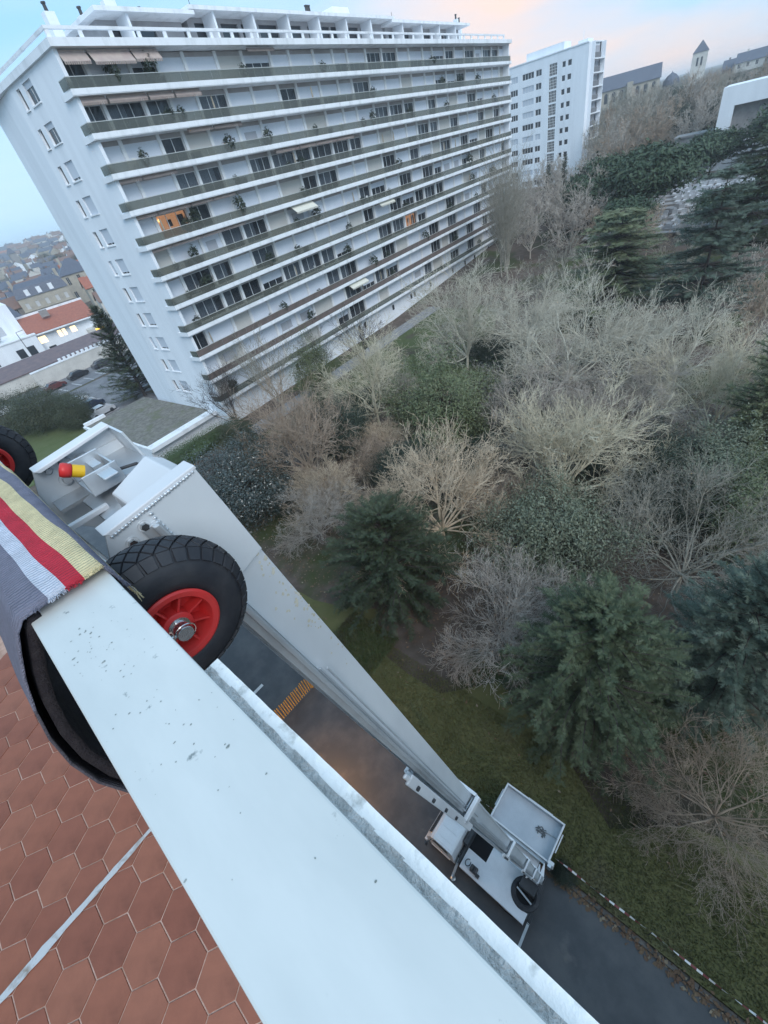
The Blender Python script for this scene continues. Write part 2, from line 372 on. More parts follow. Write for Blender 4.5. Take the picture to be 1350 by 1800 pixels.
# wall lamp at the entrance far below: the warm pool of light between fence and truck
lamp = thing('wall_lamp', 'warm entrance lamp low on the wall of our building, above the wet road', 'lamp', (0.0, 10.2, 2.9))
MB().box(-0.12, 0.02, -0.12, 0.12, -0.02, 0.16).build('lamp_housing', DARKM, lamp)
MB().box(-0.09, 0.0, -0.09, 0.09, -0.05, -0.021).build('lamp_lens', LAMPON, lamp)
ld = bpy.data.lights.new('entrance_light', 'AREA'); ld.energy = 170; ld.color = (1.0, 0.50, 0.16); ld.size = 0.25
lo_ = bpy.data.objects.new('entrance_light', ld); C.objects.link(lo_); lo_.parent = lamp; lo_.location = (0.05, 0, -0.07); lo_.rotation_euler = (0, -0.35, 0)

# ================================================================== striped rug over the parapet
rug = thing('rug', 'striped woven rug in yellow, red, white and grey thrown over the parapet', 'rug', (0, 0, 0))
RCOL = [('rug_yellow', (0.72, 0.61, 0.36)), ('rug_grey', (0.20, 0.20, 0.26)), ('rug_yellow', (0.72, 0.61, 0.36)), ('rug_red', (0.55, 0.030, 0.055)), ('rug_white', (0.60, 0.63, 0.72)), ('rug_grey', (0.20, 0.20, 0.26)), ('rug_dark', (0.10, 0.095, 0.115))]
def weave(name, col):
    m = mat(name, col, 0.95, tuple(c*0.8 for c in col), 40, 0.35, 0.65)
    t = m.node_tree; bs = t.nodes['Principled BSDF']
    if not any(n.type == 'TEX_WAVE' for n in t.nodes):
        c = t.nodes.new('ShaderNodeTexCoord'); w1 = t.nodes.new('ShaderNodeTexWave'); w1.wave_type = 'BANDS'; w1.bands_direction = 'Y'
        w1.inputs['Scale'].default_value = 62; w1.inputs['Distortion'].default_value = 2.5; w1.inputs['Detail'].default_value = 3; w1.inputs['Detail Scale'].default_value = 5
        n2 = t.nodes.new('ShaderNodeTexNoise'); n2.inputs['Scale'].default_value = 420; n2.inputs['Detail'].default_value = 2
        ad = t.nodes.new('ShaderNodeMath'); ad.operation = 'ADD'
        bp = t.nodes.new('ShaderNodeBump'); bp.inputs['Strength'].default_value = 0.9; bp.inputs['Distance'].default_value = 0.0022
        t.links.new(c.outputs['Object'], w1.inputs['Vector']); t.links.new(c.outputs['Object'], n2.inputs['Vector'])
        t.links.new(w1.outputs['Fac'], ad.inputs[0]); t.links.new(n2.outputs['Fac'], ad.inputs[1])
        t.links.new(ad.outputs[0], bp.inputs['Height']); t.links.new(bp.outputs[0], bs.inputs['Normal'])
    return m
# cross profile from the outer fringe over the cap and down the inner side: (x, z below the eye)
prof = [(0.0290, -0.3), (0.0250, -0.3), (0.0170, -0.3), (0.0090, -0.3), (-0.002, -0.3), (-0.013, -0.3), (-0.023, -0.3), (-0.033, -0.2995), (-0.042, -0.299), (-0.051, -0.2985), (-0.081, -0.300), (-0.092, -0.312), (-0.105, -0.335), (-0.122, -0.365), (-0.140, -0.405), (-0.156, -0.455), (-0.166, -0.510), (-0.168, -0.570), (-0.160, -0.630), (-0.145, -0.70), (-0.135, -0.78)]
pmat = [0, 1, 1, 2, 2, 3, 3, 4, 4, 5, 5, 5, 5, 5, 6, 6, 6, 6, 6, 6]
ny = 90; rr = random.Random(4); V, Fq, Mi = [], [], []
for j in range(ny+1):
    y = 0.527 + 1.5*j/ny
    for i, (x, z) in enumerate(prof):
        w = 0.0016*sin(y*21 + i*0.5) + 0.0012*sin(y*47+i)
        inner = max(0, i-10)/10.0
        sk = -0.040*min(y-0.527, 0.6) if i < 10 else 0.0
        x2 = x + sk + w*0.6 + inner*(0.020*sin(y*7.0+0.6) - 0.02*sin(0.527*7+0.6)) - 0.012*min(1, (y-0.527)*2)*(1 if 2 < i < 11 else 0)*0.2
        z2 = z - 0.31 + 0.31 + abs(w)*0.8 + (0.006*(1-math.exp(-(y-0.527)*16)) if 2 < i < 12 else 0)
        if i < 10 and x2 > 0.011: z2 -= min((x2-0.011)*3.2, 0.06); x2 = 0.011+(x2-0.011)*0.35
        jag = rr.uniform(-0.0016, 0.0016) if j == 0 else 0
        V.append((x2, y+jag, EYE+z2+0.0035))
k = len(prof)
for j in range(ny):
    for i in range(k-1):
        Fq.append((j*k+i, j*k+i+1, (j+1)*k+i+1, (j+1)*k+i)); Mi.append(pmat[i])
me = bpy.data.meshes.new('woven_cloth'); me.from_pydata(V, [], Fq)
for n_, c_ in RCOL: me.materials.append(weave(n_, c_))
me.polygons.foreach_set('material_index', Mi); me.polygons.foreach_set('use_smooth', [True]*len(Fq)); me.update()
o = link('woven_cloth', me, rug); so = o.modifiers.new('thick', 'SOLIDIFY'); so.thickness = 0.003; so.offset = 1
# dark thick under-blanket seen in the fold below the cap
b = MB(); pr = [(x-0.0005, z-0.006) for x, z in prof[10:]]
V, Fq = [], []
for j in range(40):
    y = 0.533 + 1.4*j/39
    for i, (x, z) in enumerate(pr):
        inner = i/10.0
        V.append((x + 0.010 + inner*0.012 + inner*(0.020*sin(y*7.0+0.6) - 0.02*sin(0.533*7+0.6)), y, EYE+z))
k = len(pr)
for j in range(39):
    for i in range(k-1): Fq.append((j*k+i, j*k+i+1, (j+1)*k+i+1, (j+1)*k+i))
me = bpy.data.meshes.new('under_blanket'); me.from_pydata(V, [], Fq); me.materials.append(mat('blanket_black', (0.016, 0.013, 0.018), 0.95, (0.03, 0.026, 0.03), 60, bump=0.5, bscale=300)); me.update()
me.polygons.foreach_set('use_smooth', [True]*len(Fq))
o = link('under_blanket', me, rug); so = o.modifiers.new('thick', 'SOLIDIFY'); so.thickness = 0.012; so.offset = 0
# frayed threads along the cut end
b = MB()
for i in range(150):
    t_ = rr.random()*9.9; q = int(t_); fr = t_-q; x = prof[q][0]*(1-fr)+prof[q+1][0]*fr; z = prof[q][1]*(1-fr)+prof[q+1][1]*fr
    if x > 0.011: z -= (x-0.011)*3.2; x = 0.011+(x-0.011)*.35
    p0 = (x, 0.528, EYE+z+0.005); L_ = rr.uniform(0.002, 0.007) * (2.2 if q < 3 else 1)
    p1 = (x+rr.uniform(-.003, .003), 0.528-L_, EYE+z+0.004-rr.uniform(0, .003)*(3 if q < 3 else 1))
    b.tube(p0, p1, 0.0006, 0.0003, 3, pmat[q])
b.build('fringe', [MATS[n_] for n_, c_ in RCOL], rug)
# ================================================================== the long apartment block
FA = radians(4.66)
blk = thing('apartment_block', 'long white apartment block with eleven storeys of continuous smoked-glass balconies', 'building', (21.77, 50.07, 0), FA)
ST, Z0 = 2.80, 3.30                       # storey, underside of the lowest balcony slab
Ed = [0.5,3.0,7.05,9.95,13.2,17.2,20.8,25.0,28.1,32.4,36.1,39.1,43.2,47.0,51.0,54.2,58.2,61.2,65.2,68.6,72.2,76.2,79.3,83.3,86.5,88.9]
LEN = 89.2
YW = 1.50                                  # recessed wall line
# end wall with its two columns of windows, angled rear part, roof parapet
holes = []
for k in range(12):
    zb = 32.30 - k*ST
    if zb < 3: continue
    holes += [(6.35-0.35, 8.25-0.35, zb, zb+1.5), (9.15-0.35, 9.95-0.35, zb, zb+1.45)]
b = MB()
holed(b, (0.3, 0.35), (0, 1), (-1, 0), 10.85, 0, 34.62, holes, 0.28)
b.quad((0.3, 11.2, 0), (1.2, 19.4, 0), (1.2, 19.4, 34.62), (0.3, 11.2, 34.62))
b.quad((1.2, 19.4, 0), (89, 19.4, 0), (89, 19.4, 34.62), (1.2, 19.4, 34.62))
b.quad((0.3, 0.35, 0), (0.62, 0.35, 0), (0.62, 0.35, 34.62), (0.3, 0.35, 34.62))
b.quad((0.62, 0.35, 0), (0.62, YW, 0), (0.62, YW, 34.62), (0.62, 0.35, 34.62))
b.build('end_wall', WHITE, blk, fixn=False)
b = MB(); b.box(88.6, 89.0, 0.35, 19.39, 0, 34.6); b.build('end_wall', WHITE, blk)
b = MB(); b.box(0.63, 88.59, 2.05, 12, 0, 34.1); b.build('inner_wall', mat('recess_wall', (0.62, 0.62, 0.64), 0.85), blk)
b = MB(); b.box(0.63, 88.59, 1.2, 2.04, 0, Z0-0.001); b.build('ground_floor_wall', WHITE, blk)
gw = MB().box(0, 0.55, -0.04, 0.02, 0, 0.8).mesh('cellar_window', DGLASS)
for s_ in (14, 18.5, 29, 30.6, 39, 45, 46.2, 52, 61, 66.5, 71, 78): link('cellar_window', gw, blk, (s_, 1.185, 1.6))
sillm = MB()
for i, h in enumerate(holes):
    big = (i % 2 == 0)
    w = link('window', None, blk, (0.3, 0.35+h[0], h[2])); W_, H_ = h[1]-h[0], h[3]-h[2]
    MB().box(-0.10, 0.02, -0.08, W_+0.08, -0.10, -0.001).build('sill', FASCIA, w)
    f_ = MB(); f_.box(0.18, 0.24, 0, 0.07, 0, H_); f_.box(0.18, 0.24, W_-0.07, W_, 0, H_); f_.box(0.18, 0.24, 0.07, W_-0.07, 0, 0.07); f_.box(0.18, 0.24, 0.07, W_-0.07, H_-0.07, H_)
    if big: f_.box(0.18, 0.24, W_/2-0.04, W_/2+0.04, 0.07, H_-0.07)
    f_.build('frame', FRAME, w)
    k = i//2
    shut = big and k not in (0, 1) or (not big and k in (5, 8))
    ESH = mat('end_shutter', (0.52, 0.56, 0.62), 0.6)
    if shut: MB().box(0.14, 0.18, 0.02, W_-0.02, 0.22 if k % 3 else 0.02, H_-0.002).build('roller_shutter', ESH, w)
    elif big: MB().box(0.14, 0.18, 0.02, W_-0.02, H_*0.72, H_-0.002).build('roller_shutter', ESH, w)
    MB().box(0.205, 0.215, 0.07, W_-0.07, 0.07, H_-0.07).build('pane', DGLASS, w)
    MB().quad((0.2801, 0, 0), (0.2801, W_, 0), (0.2801, W_, H_), (0.2801, 0, H_))
# slabs, balustrades
glass_mesh = MB().box(0, 3.64, -0.010, 0.010, 0, 0.66).mesh('glass_panel', SMOKE)
brown_mesh = MB().box(0, 3.64, -0.010, 0.010, 0, 0.66).mesh('parapet_panel', BROWNP)
dent = None
for k in range(12):
    z = Z0 + k*ST
    if k == 11:
        b = MB(); b.box(0.05, LEN+0.1, -0.10, 19.2, z+0.05, z+0.55); b.build('roof_slab', FASCIA, blk); break
    b = MB(); b.box(0.02, LEN, 0.0, 2.04, z, z+0.40); b.box(0.02, LEN, -0.03, 0.0, z+0.06, z+0.44)
    b.build('balcony_slab', FASCIA, blk)
    bal = link('balustrade', None, blk, (0.05, 0.03, z+0.42))
    brown = k in (1, 2)
    for i in range(24): link('parapet_panel' if brown else 'glass_panel', brown_mesh if brown else glass_mesh, bal, (0.02+i*3.7, 0, 0.04))
    hr = MB(); hr.box(-0.02, LEN-0.05, -0.03, 0.03, 0.71, 0.755)
    for i in range(25): hr.box(-0.015+i*3.7, 0.015+i*3.7, 0.012, 0.045, 0, 0.70, 1)
    hr.box(-0.01, 0.01, 0.04, 1.3, 0.05, 0.70, 1); hr.box(-0.02, 0.02, 0.04, 1.3, 0.70, 0.745)
    hr.build('handrail', [mat('rail_alu', (0.56, 0.56, 0.54), 0.45, metal=0.3), SMOKE], bal)
    if brown:     # row of white consoles under the brown parapets
        d = MB()
        for i in range(150): d.box(0.1+i*0.59, 0.1+i*0.59+0.30, -0.06, -0.031, z+0.08, z+0.38)
        tag(d.build('console_row', FASCIA, blk), kind='stuff')
# vertical piers between the bays
pier = MB().box(-0.17, 0.17, 0, 0.30, Z0, 34.1).mesh('pier', mat('pier_white', (0.78, 0.78, 0.78), 0.75))
for e in Ed: link('pier', pier, blk, (e, YW-0.16, 0))
# bays: closed roller shutters or windows
openb = {0:[7,8,17], 1:[8,9,10,11,15,17,19], 2:[0,7,8,15,20], 3:[1,2,3,4,5,6,7,8,12,13,14], 4:[1,2,4,10,12,13,14,15,16], 5:[3,4,10,11,16,21], 6:[1,2,7,8,15,17,19,20,22], 7:[2,3,5,6,7,8,9,21,23], 8:[2,12,13,20,21,23], 9:[0,1,2,4,7,8,9,10,11,17,19], 10:[0,1,2,6,10,11,12,13,17,19,22,23]}
lit = {(6,1), (3,13)}
rb = random.Random(12); rx_ = random.Random(77)
ribm = {}
def shutter_mesh(w, h, m):
    key = (round(w, 2), round(h, 2), m.name)
    if key not in ribm:
        d = MB(); n = 14
        for i in range(n):
            z0_, z1_ = h*i/n, h*(i+1)/n
            d.quad((0, 0, z0_), (w, 0, z0_), (w, -0.02, z1_), (0, -0.02, z1_)); d.quad((0, -0.02, z1_), (w, -0.02, z1_), (w, 0, z1_), (0, 0, z1_))
        ribm[key] = d.mesh('roller_shutter', m)
    return ribm[key]
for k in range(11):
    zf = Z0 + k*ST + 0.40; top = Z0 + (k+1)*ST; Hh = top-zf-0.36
    lint = MB().box(0.63, 88.59, YW+0.02, 2.04, top-0.36, top-0.001).build('lintel', mat('soffit_box_shaded', (0.44, 0.42, 0.42), 0.8, (0.34, 0.31, 0.30), 0.4), blk)  # brownish awning boxes; deeper shade under the slabs put into the colour
    for j in range(25):
        a, c = Ed[j]+0.17, Ed[j+1]-0.17; w = c-a
        if j in openb[k] or (j > 9 and rx_.random() < .16):
            kind = 'lit' if (k, j) in lit else rb.choice(['dark', 'curtain', 'curtain', 'curtain', 'half', 'dark', 'half'])
            if k == 7 and j in (7, 8, 9): kind = 'dark'
            wn = link('window', None, blk, (a, YW+0.10, zf))
            n = 3 if w > 3.2 else 2
            f_ = MB(); f_.box(0, 0.06, 0, 0.07, 0, Hh); f_.box(w-0.06, w, 0, 0.07, 0, Hh); f_.box(0.06, w-0.06, 0, 0.07, 0, 0.09); f_.box(0.06, w-0.06, 0, 0.07, Hh-0.07, Hh)
            for q in range(1, n): f_.box(w*q/n-0.035, w*q/n+0.035, 0.002, 0.068, 0.09, Hh-0.07)
            f_.build('frame', FRAME, wn)
            for q in range(n): MB().box(w*q/n+0.04, w*(q+1)/n-0.04, 0.03, 0.04, 0.09, Hh-0.07).build('pane', PANE, wn)
            if kind == 'lit':
                MB().box(0.02, w-0.02, 0.36, 0.41, 0, Hh).build('lit_interior', LITROOM, wn)
                MB().lathe([(0, 0), (0.14, 0.04), (0.17, 0.16), (0, 0.28)], 10, 'z', (w*0.12, 0.27, Hh*0.72)).build('ceiling_lamp', LAMPON, wn)
                g = MB(); g.box(w*.36, w*.5, 0.32, 0.35, 0.9, 1.5); g.box(w*.7, w*.92, 0.32, 0.35, 0.3, 1.7); g.build('furniture', DARKROOM, wn)
            else:
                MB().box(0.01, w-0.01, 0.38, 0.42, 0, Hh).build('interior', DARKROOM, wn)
                if kind == 'curtain':
                    g = MB(); n2 = int(w*5); x1 = w*rb.choice([1, 1, 0.75, 0.5])
                    for q in range(n2):
                        u0, u1 = x1*q/n2, x1*(q+1)/n2; ya, yb = (0.08, 0.13) if q % 2 else (0.13, 0.08)
                        g.quad((u0, ya, 0.03), (u1, yb, 0.03), (u1, yb, Hh), (u0, ya, Hh))
                    g.build('curtain', CURT, wn, fixn=False)
                if kind == 'half':
                    hs_ = Hh*rb.choice([.3, .45, .6]); link('roller_shutter', shutter_mesh(w-0.02, hs_, SHUT), wn, (0.01, -0.01, Hh-hs_))
        else:
            full = rb.random() < 0.88
            hh = Hh if full else Hh*0.78
            sm_ = SHUT if (j*7+k*3) % 5 else SHUT2
            link('roller_shutter', shutter_mesh(w, Hh, sm_), blk, (a, YW+0.07, zf))
            if not full:
                MB().box(w*.2, w*.75, -0.03, -0.021, 0.55, 1.55).build('shuttered_hatch', mat('hatch', (0.40, 0.41, 0.44), .7), link('balcony_door', None, blk, (a, YW+0.07, zf)))
# awnings with scalloped valances, rolled in under the slabs or let down
def awning_mesh(w, drop, out_, m):
    d = MB(); d.box(0, w, 0.05, 0.20, -0.17, -0.01)
    d.prism([(0, 0.10, -0.06), (w, 0.10, -0.06), (w, 0.10, -0.10), (0, 0.10, -0.10)], [(0, -out_, -drop), (w, -out_, -drop), (w, -out_, -drop-0.03), (0, -out_, -drop-0.03)])
    n = max(6, int(w/0.17))
    for i in range(n):
        x0, x1 = w*i/n, w*(i+0.62)/n
        d.box(x0, x1, -out_-0.015, -out_, -drop-0.20, -drop-0.0)
    return d.mesh('awning', m)
aw = [(10,0,.75,.35,0),(10,1,.85,.55,0),(10,2,.7,.35,0),(9,0,.35,.1,0),(9,1,.35,.1,0),(9,2,.35,.1,0),(9,3,.35,.1,0),(6,0,.12,.05,0),(6,1,.12,.05,0),(6,2,.12,.05,0),(6,3,.12,.05,0),(5,0,.12,.05,0),(5,1,.12,.05,0),(5,2,.12,.05,0),(5,3,.12,.05,0),(5,6,.7,.8,1),(7,6,.2,.1,0),(7,7,.2,.1,0),(7,8,.2,.1,0),(7,9,.2,.1,0),(1,8,.6,.7,1),(10,6,.12,.05,0),(4,11,.4,.4,1),(8,3,.12,.05,0),(8,4,.12,.05,0),(7,0,.12,.05,0),(7,1,.12,.05,0)]
for k, j, drop, out_, m in aw:
    a, c = Ed[j]+0.1, Ed[j+1]-0.1
    link('awning', awning_mesh(c-a, drop, out_, AWNC if m else AWN), blk, (a, 0.38, Z0+(k+1)*ST-0.02))
# roof storey: parapet rail, set-back penthouses with wide eaves, chimneys
rz = 34.40
b = MB(); b.box(0.25, 86.5, 0.10, 0.32, rz+0.74, rz+0.94); b.box(0.25, 0.45, 0.321, 18.8, rz+0.74, rz+0.94); b.build('roof_rail', FASCIA, blk)
po = MB().box(-0.16, 0.16, 0.13, 0.29, rz-0.02, rz+0.74).mesh('rail_post', FASCIA)
for i in range(33): link('rail_post', po, blk, (0.45+i*2.68, 0, 0))
for (s0, s1, zt, name) in ((7.4, 16.6, 36.80, 'a'), (17.4, 52.3, 37.15, 'b'), (52.9, 76.0, 36.85, 'c')):
    ph = link('penthouse', None, blk, (0, 0, 0))
    b = MB(); hl = []; x = s0+0.8
    rp = random.Random(int(s0))
    while x < s1-3:
        w = rp.choice([1.6, 2.4, 3.0]); hl.append((x-s0, x-s0+w, rz+0.25, zt-0.35)); x += w + rp.choice([0.3, 0.5, 1.2])
    holed(b, (s0, 4.2), (1, 0), (0, -1), s1-s0, rz-0.02, zt, hl, 0.2)
    b.quad((s0, 4.2, rz), (s0, 14, rz), (s0, 14, zt), (s0, 4.2, zt)); b.quad((s1, 4.2, rz), (s1, 14, rz), (s1, 14, zt), (s1, 4.2, zt)); b.quad((s0, 14, rz), (s1, 14, rz), (s1, 14, zt), (s0, 14, zt))
    b.build('penthouse_wall', mat('penthouse_render', (0.40, 0.39, 0.40), 0.85, (0.31, 0.30, 0.31), .5), ph, fixn=False)
    for h in hl: MB().box(s0+h[0], s0+h[1], 4.38, 4.42, h[2], h[3]).build('window', DGLASS, ph)
    b = MB(); b.box(s0-1.0, s1+0.35, 2.1, 15, zt+0.002, zt+0.30); b.build('eaves_slab', FASCIA, ph)
    for q in range(int((s1-s0)/5.5)): MB().box(s0+2+q*5.5, s0+2.25+q*5.5, 2.4, 4.19, rz, zt).build('terrace_divider', WHITE, ph)
def chimney(s_, y, z0_, z1_, w=0.9, pots=1, d=0.7):
    c = link('chimney', None, blk, (s_, y, 0)); b = MB(); b.box(0, w, 0, d, z0_, z1_); b.build('stack', WHITE, c)
    b = MB()
    for q in range(pots): b.lathe([(0.16, 0), (0.14, 0.5), (0.20, 0.52), (0.20, 0.62), (0, 0.66)], 10, 'z', (w*(q+0.5)/pots, d/2, z1_))
    b.build('chimney_pot', DARKM, c)
chimney(3.9, 5.5, 34.5, 37.6); chimney(7.6, 6.5, 36.8, 37.7, 0.8); chimney(10.2, 6, 37.0, 38.6, 1.2); chimney(38.6, 6, 37.4, 38.6, 0.9, 3); chimney(78.2, 5.5, 34.5, 38.6, 0.6); chimney(79.4, 5.5, 34.5, 38.2, 0.5); chimney(14.4, 7, 37, 38.0, .5)
b = MB(); b.prism([(41.5, 5, 37.4), (46.5, 5, 37.4), (46.5, 9, 37.4), (41.5, 9, 37.4)], [(43.0, 5.4, 39.0), (46.4, 5.4, 39.0), (46.4, 8.8, 39.0), (43.0, 8.8, 39.0)]); b.build('lift_house', WHITE, blk)
b = MB(); b.tube((20, 6, 37.4), (20, 6, 40.2), 0.03); b.tube((19.5, 6, 39.8), (20.5, 6, 39.8), 0.02); b.tube((58, 6, 37), (58, 6, 39), 0.03); b.build('aerial', DARKM, blk)
# gravel-roofed garage wing at the foot of the end wall
wing = thing('garage_wing', 'low garage wing with a gravelled flat roof and white edge below the end wall', 'building', (21.77, 50.07, 0), FA)
b = MB(); b.box(-9.2, 0.28, 3.2, 21.6, 0, 2.0); b.build('wall', WHITE, wing)
b = MB(); b.box(-9.0, 0.25, 3.9, 21.4, 2.001, 2.10); b.build('gravel_roof', GRAVEL, wing)
b = MB(); b.box(-9.3, 6.0, 2.4, 3.8, 1.75, 2.22); b.box(-9.32, -9.02, 3.801, 21.6, 1.9, 2.22); b.box(-9.0, -6.0, 21.4, 21.9, 1.9, 2.5); b.build('roof_edge', FASCIA, wing)

# ================================================================== second tower
tw = thing('tower_block', 'white ten-storey tower block with a column of stair windows behind the bare poplars', 'building', (160.6, 61.7, 0), radians(2.0))
wt, dp, ht = 22.4, 12.2, 34.3
FLC = ht-1.6
holes = []; info = []
for k in range(11):
    zb = 31.0 - k*2.75
    if zb < 5: continue
    holes.append((7.9, 10.0, zb-0.9, zb+1.5)); info.append('stair')
    for a, w in ((4.0, 1.0), (5.6, 0.9)): holes.append((a, a+w, zb+0.1, zb+1.25)); info.append('small')
    for a, w in ((12.2, 1.6), (14.4, 3.4), (19.2, 2.2)): holes.append((a, a+w, zb-0.1, zb+1.2)); info.append('wide')
b = MB(); holed(b, (0, 0), (0, 1), (-1, 0), wt, 0, ht, holes, 0.25)
b.quad((0, wt, 0), (dp, wt, 0), (dp, wt, ht), (0, wt, ht)); b.quad((dp, wt, 0), (dp, 0, 0), (dp, 0, ht), (dp, wt, ht)); b.quad((0, 0, ht), (0, wt, ht), (dp, wt, ht), (dp, 0, ht))
b.build('wall', WHITE, tw, fixn=False)
rt_ = random.Random(9)
pm_cache = {}
for h, t_ in zip(holes, info):
    w, hh = h[1]-h[0], h[3]-h[2]
    wn = link('window', None, tw, (0.1, h[0], h[2]))
    key = (t_, round(w, 2))
    if key not in pm_cache:
        g = MB(); n = 5 if t_ == 'stair' else max(1, round(w/0.8)); m_ = 4 if t_ == 'stair' else 1
        for q in range(n+1): g.box(0, 0.08, max(0, w*q/n-0.04), min(w, w*q/n+0.04), 0, hh)
        for q in range(m_+1): g.box(-0.005, 0.085, 0, w, max(0, hh*q/m_-0.04), min(hh, hh*q/m_+0.04))
        pm_cache[key] = (g.mesh('frame', FRAME), MB().box(0.10, 0.13, 0, w, 0, hh).mesh('pane', DGLASS), MB().box(0.02, 0.06, 0.01, w-0.01, 0.05, hh-0.01).mesh('shutter', mat('tower_shutter', (.50, .54, .60), .6)))
    fr, pa, sh = pm_cache[key]
    link('frame', fr, wn); link('pane', pa, wn)
    if t_ == 'wide' and rt_.random() < 0.35: link('shutter', sh, wn)
lg = MB().box(0, 4.6, -0.05, 0.02, 0, 0.95).mesh('loggia_front', mat('loggia_grey', (0.18, 0.18, 0.19), 0.7))
ls = MB().box(-0.1, 8.2, -1.25, 0.0, 0, 0.25).mesh('loggia_slab', FASCIA)
lb = MB().box(0, 7.8, 0.0, 0.02, 0, 2.5).mesh('loggia_back', mat('loggia_back', (0.34, 0.35, 0.38), 0.8))
b = MB(); b.box(1.9, 2.2, -1.2, 0, 0, ht); b.box(10.2, 10.5, -1.2, 0, 0, ht); b.box(0, 1.9, -0.3, -0.001, 0, ht); b.box(10.5, 12.2, -0.3, -0.001, 0, ht); b.box(2.2, 10.2, 0.3, 0.5, 0, ht); b.build('side_wall', WHITE, tw)
for k in range(12):
    z = 31.2-k*2.75
    if z < 3: continue
    link('loggia_slab', ls, tw, (2.1, 0, z-0.3)); link('loggia_back', lb, tw, (2.25, 0.27, z)); link('loggia_front', lg, tw, (2.3, -1.2, z))
b = MB(); b.box(2, 7, 7, 17.5, ht, ht+1.9); b.box(4, 8, 1.5, 4, ht, ht+1.1); b.tube((5, 3, ht+1), (5, 3, ht+3), .06); b.build('roof_house', WHITE, tw)
b = MB(); b.box(-0.15, dp, -0.15, wt+.1, ht+0.001, ht+0.25); b.build('roof_edge', FASCIA, tw)
# ================================================================== ladder-lift truck on the road, its boom reaching the parapet
truck = thing('ladder_lift_truck', 'white furniture-lift truck parked on the road, its aluminium boom leaning up to the parapet', 'truck')
def bx(d, off=0.0): return 0.16 + 0.1707*d + off        # outer edge of the boom at depth d below the eye
def by(d): return 0.75 + 0.0125*d
def BP(d, off, yo): return (bx(d)+off, by(d)+yo, EYE-d)
def plate(mb, d0, d1, o0, o1, y0, y1, mi=0):
    mb.prism([BP(d0, o0, y0), BP(d0, o1, y0), BP(d0, o1, y1), BP(d0, o0, y1)], [BP(d1, o0, y0), BP(d1, o1, y0), BP(d1, o1, y1), BP(d1, o0, y1)], mi)
tops = [0.40, 3.8, 7.2, 10.6, 13.8, 17.0, 20.7]
for i in range(6):
    d0, d1 = tops[i], min(tops[i+1] + 0.5, 20.8)
    dep = 0.135 + 0.017*i; g = 0.018*i; W = 0.44
    s_ = link('boom_section', None, truck)
    b = MB(); plate(b, d0, d1, -dep+0.03, 0, -g-0.006, -g+0.006); (plate(b, d0, d1, -0.012, 0.002, -g-0.02, -g-0.0061) if i else None); b.build('side_plate', ALU, s_, bevel=0.002)
    b = MB(); plate(b, d0, d1, -dep+0.03, 0, W+g-0.006, W+g+0.006); b.build('side_plate', ALU, s_)
    b = MB(); plate(b, d0, d1, -dep-0.005, -dep+0.028, -g-0.022, -g+0.02); plate(b, d0, d1, -dep+0.012, -dep+0.024, -g-0.034, -g-0.0221); b.build('guide_rail', METAL, s_, bevel=0.003)
    b = MB(); plate(b, d0, d1, -dep-0.005, -dep+0.028, W+g-0.02, W+g+0.022); b.build('guide_rail', METAL, s_)
    b = MB(); plate(b, d0 if i else 0.75, d1, -0.016, -0.006, -g+0.0061, W+g-0.0061); b.build('web_plate', ALU, s_)
    d = d0 + 0.35
    rung = MB()
    while d < d1-0.2: plate(rung, d, d+0.05, -dep+0.004, -dep+0.022, -g+0.021, W+g-0.021); d += 0.55
    rung.build('cross_rungs', METAL, s_)
    b = MB(); b.tube(BP(d0+.7, -dep+0.05, -g-0.03), BP(d1, -dep+0.05, -g-0.03), 0.003, n=6); b.tube(BP(d0+.7, -dep+0.036, -g-0.012), BP(d1-.3, -dep+0.036, -g-0.012), 0.0025, n=6); b.build('hoist_cable', METAL, s_)
    if i:      # pale collar frame around the upper end, and the long tongue plate on the inner side
        e = 0.02
        b = MB(); plate(b, d0-0.05, d0+0.05, -dep-0.03, 0.02, -g-0.05, -g-0.0205); plate(b, d0-0.05, d0+0.05, 0.003, 0.028, -g-0.02, W+g+0.02); plate(b, d0-0.05, d0+0.05, -dep-0.035, -dep-0.0055, -g-0.05, W+g+0.04); plate(b, d0-0.05, d0+0.05, -dep-0.03, 0.02, W+g+0.0225, W+g+0.05)
        b.build('end_collar', PAINTM, s_, bevel=0.006)
        tl = 1.6 if i == 1 else 0.55
        b = MB(); plate(b, d0-tl, d0+0.3, -dep-0.06, -dep-0.006, -g-0.045, -g-0.03)
        plate(b, d0-tl-0.08, d0-tl-0.001, -dep-0.045, -dep-0.021, -g-0.045, -g-0.03)
        b.build('tongue_plate', PAINTM, s_, bevel=0.008)
        for q in range(4):
            p = BP(d0-tl+0.15+q*tl/4.5, -dep-0.04, -g-0.046); MB().tube(p, (p[0], p[1]-0.012, p[2]), 0.012, n=8).build('bolt', DARKM, s_)
# yellow lichen crust along the outer edge of the top section
b = MB(); rl = random.Random(9)
for i in range(90):
    d = rl.uniform(.52, .95) if i % 3 else rl.uniform(.5, 1.3); o = -abs(rl.gauss(0, .022))-0.002; s_ = rl.uniform(.0012, .005)
    c = Vector(BP(d, o, -0.0068)); a0 = rl.random()*6
    b.poly([tuple(c+Vector((s_*cos(a0+q*1.05)*rl.uniform(.5, 1.2), 0, s_*1.6*sin(a0+q*1.05)*rl.uniform(.5, 1.2)))) for q in range(6)])
tag(b.build('lichen_crust', mat('lichen_yellow', (0.48, 0.46, 0.36), 0.95, (0.58, 0.57, 0.50), 30), truck, fixn=False), kind='stuff')
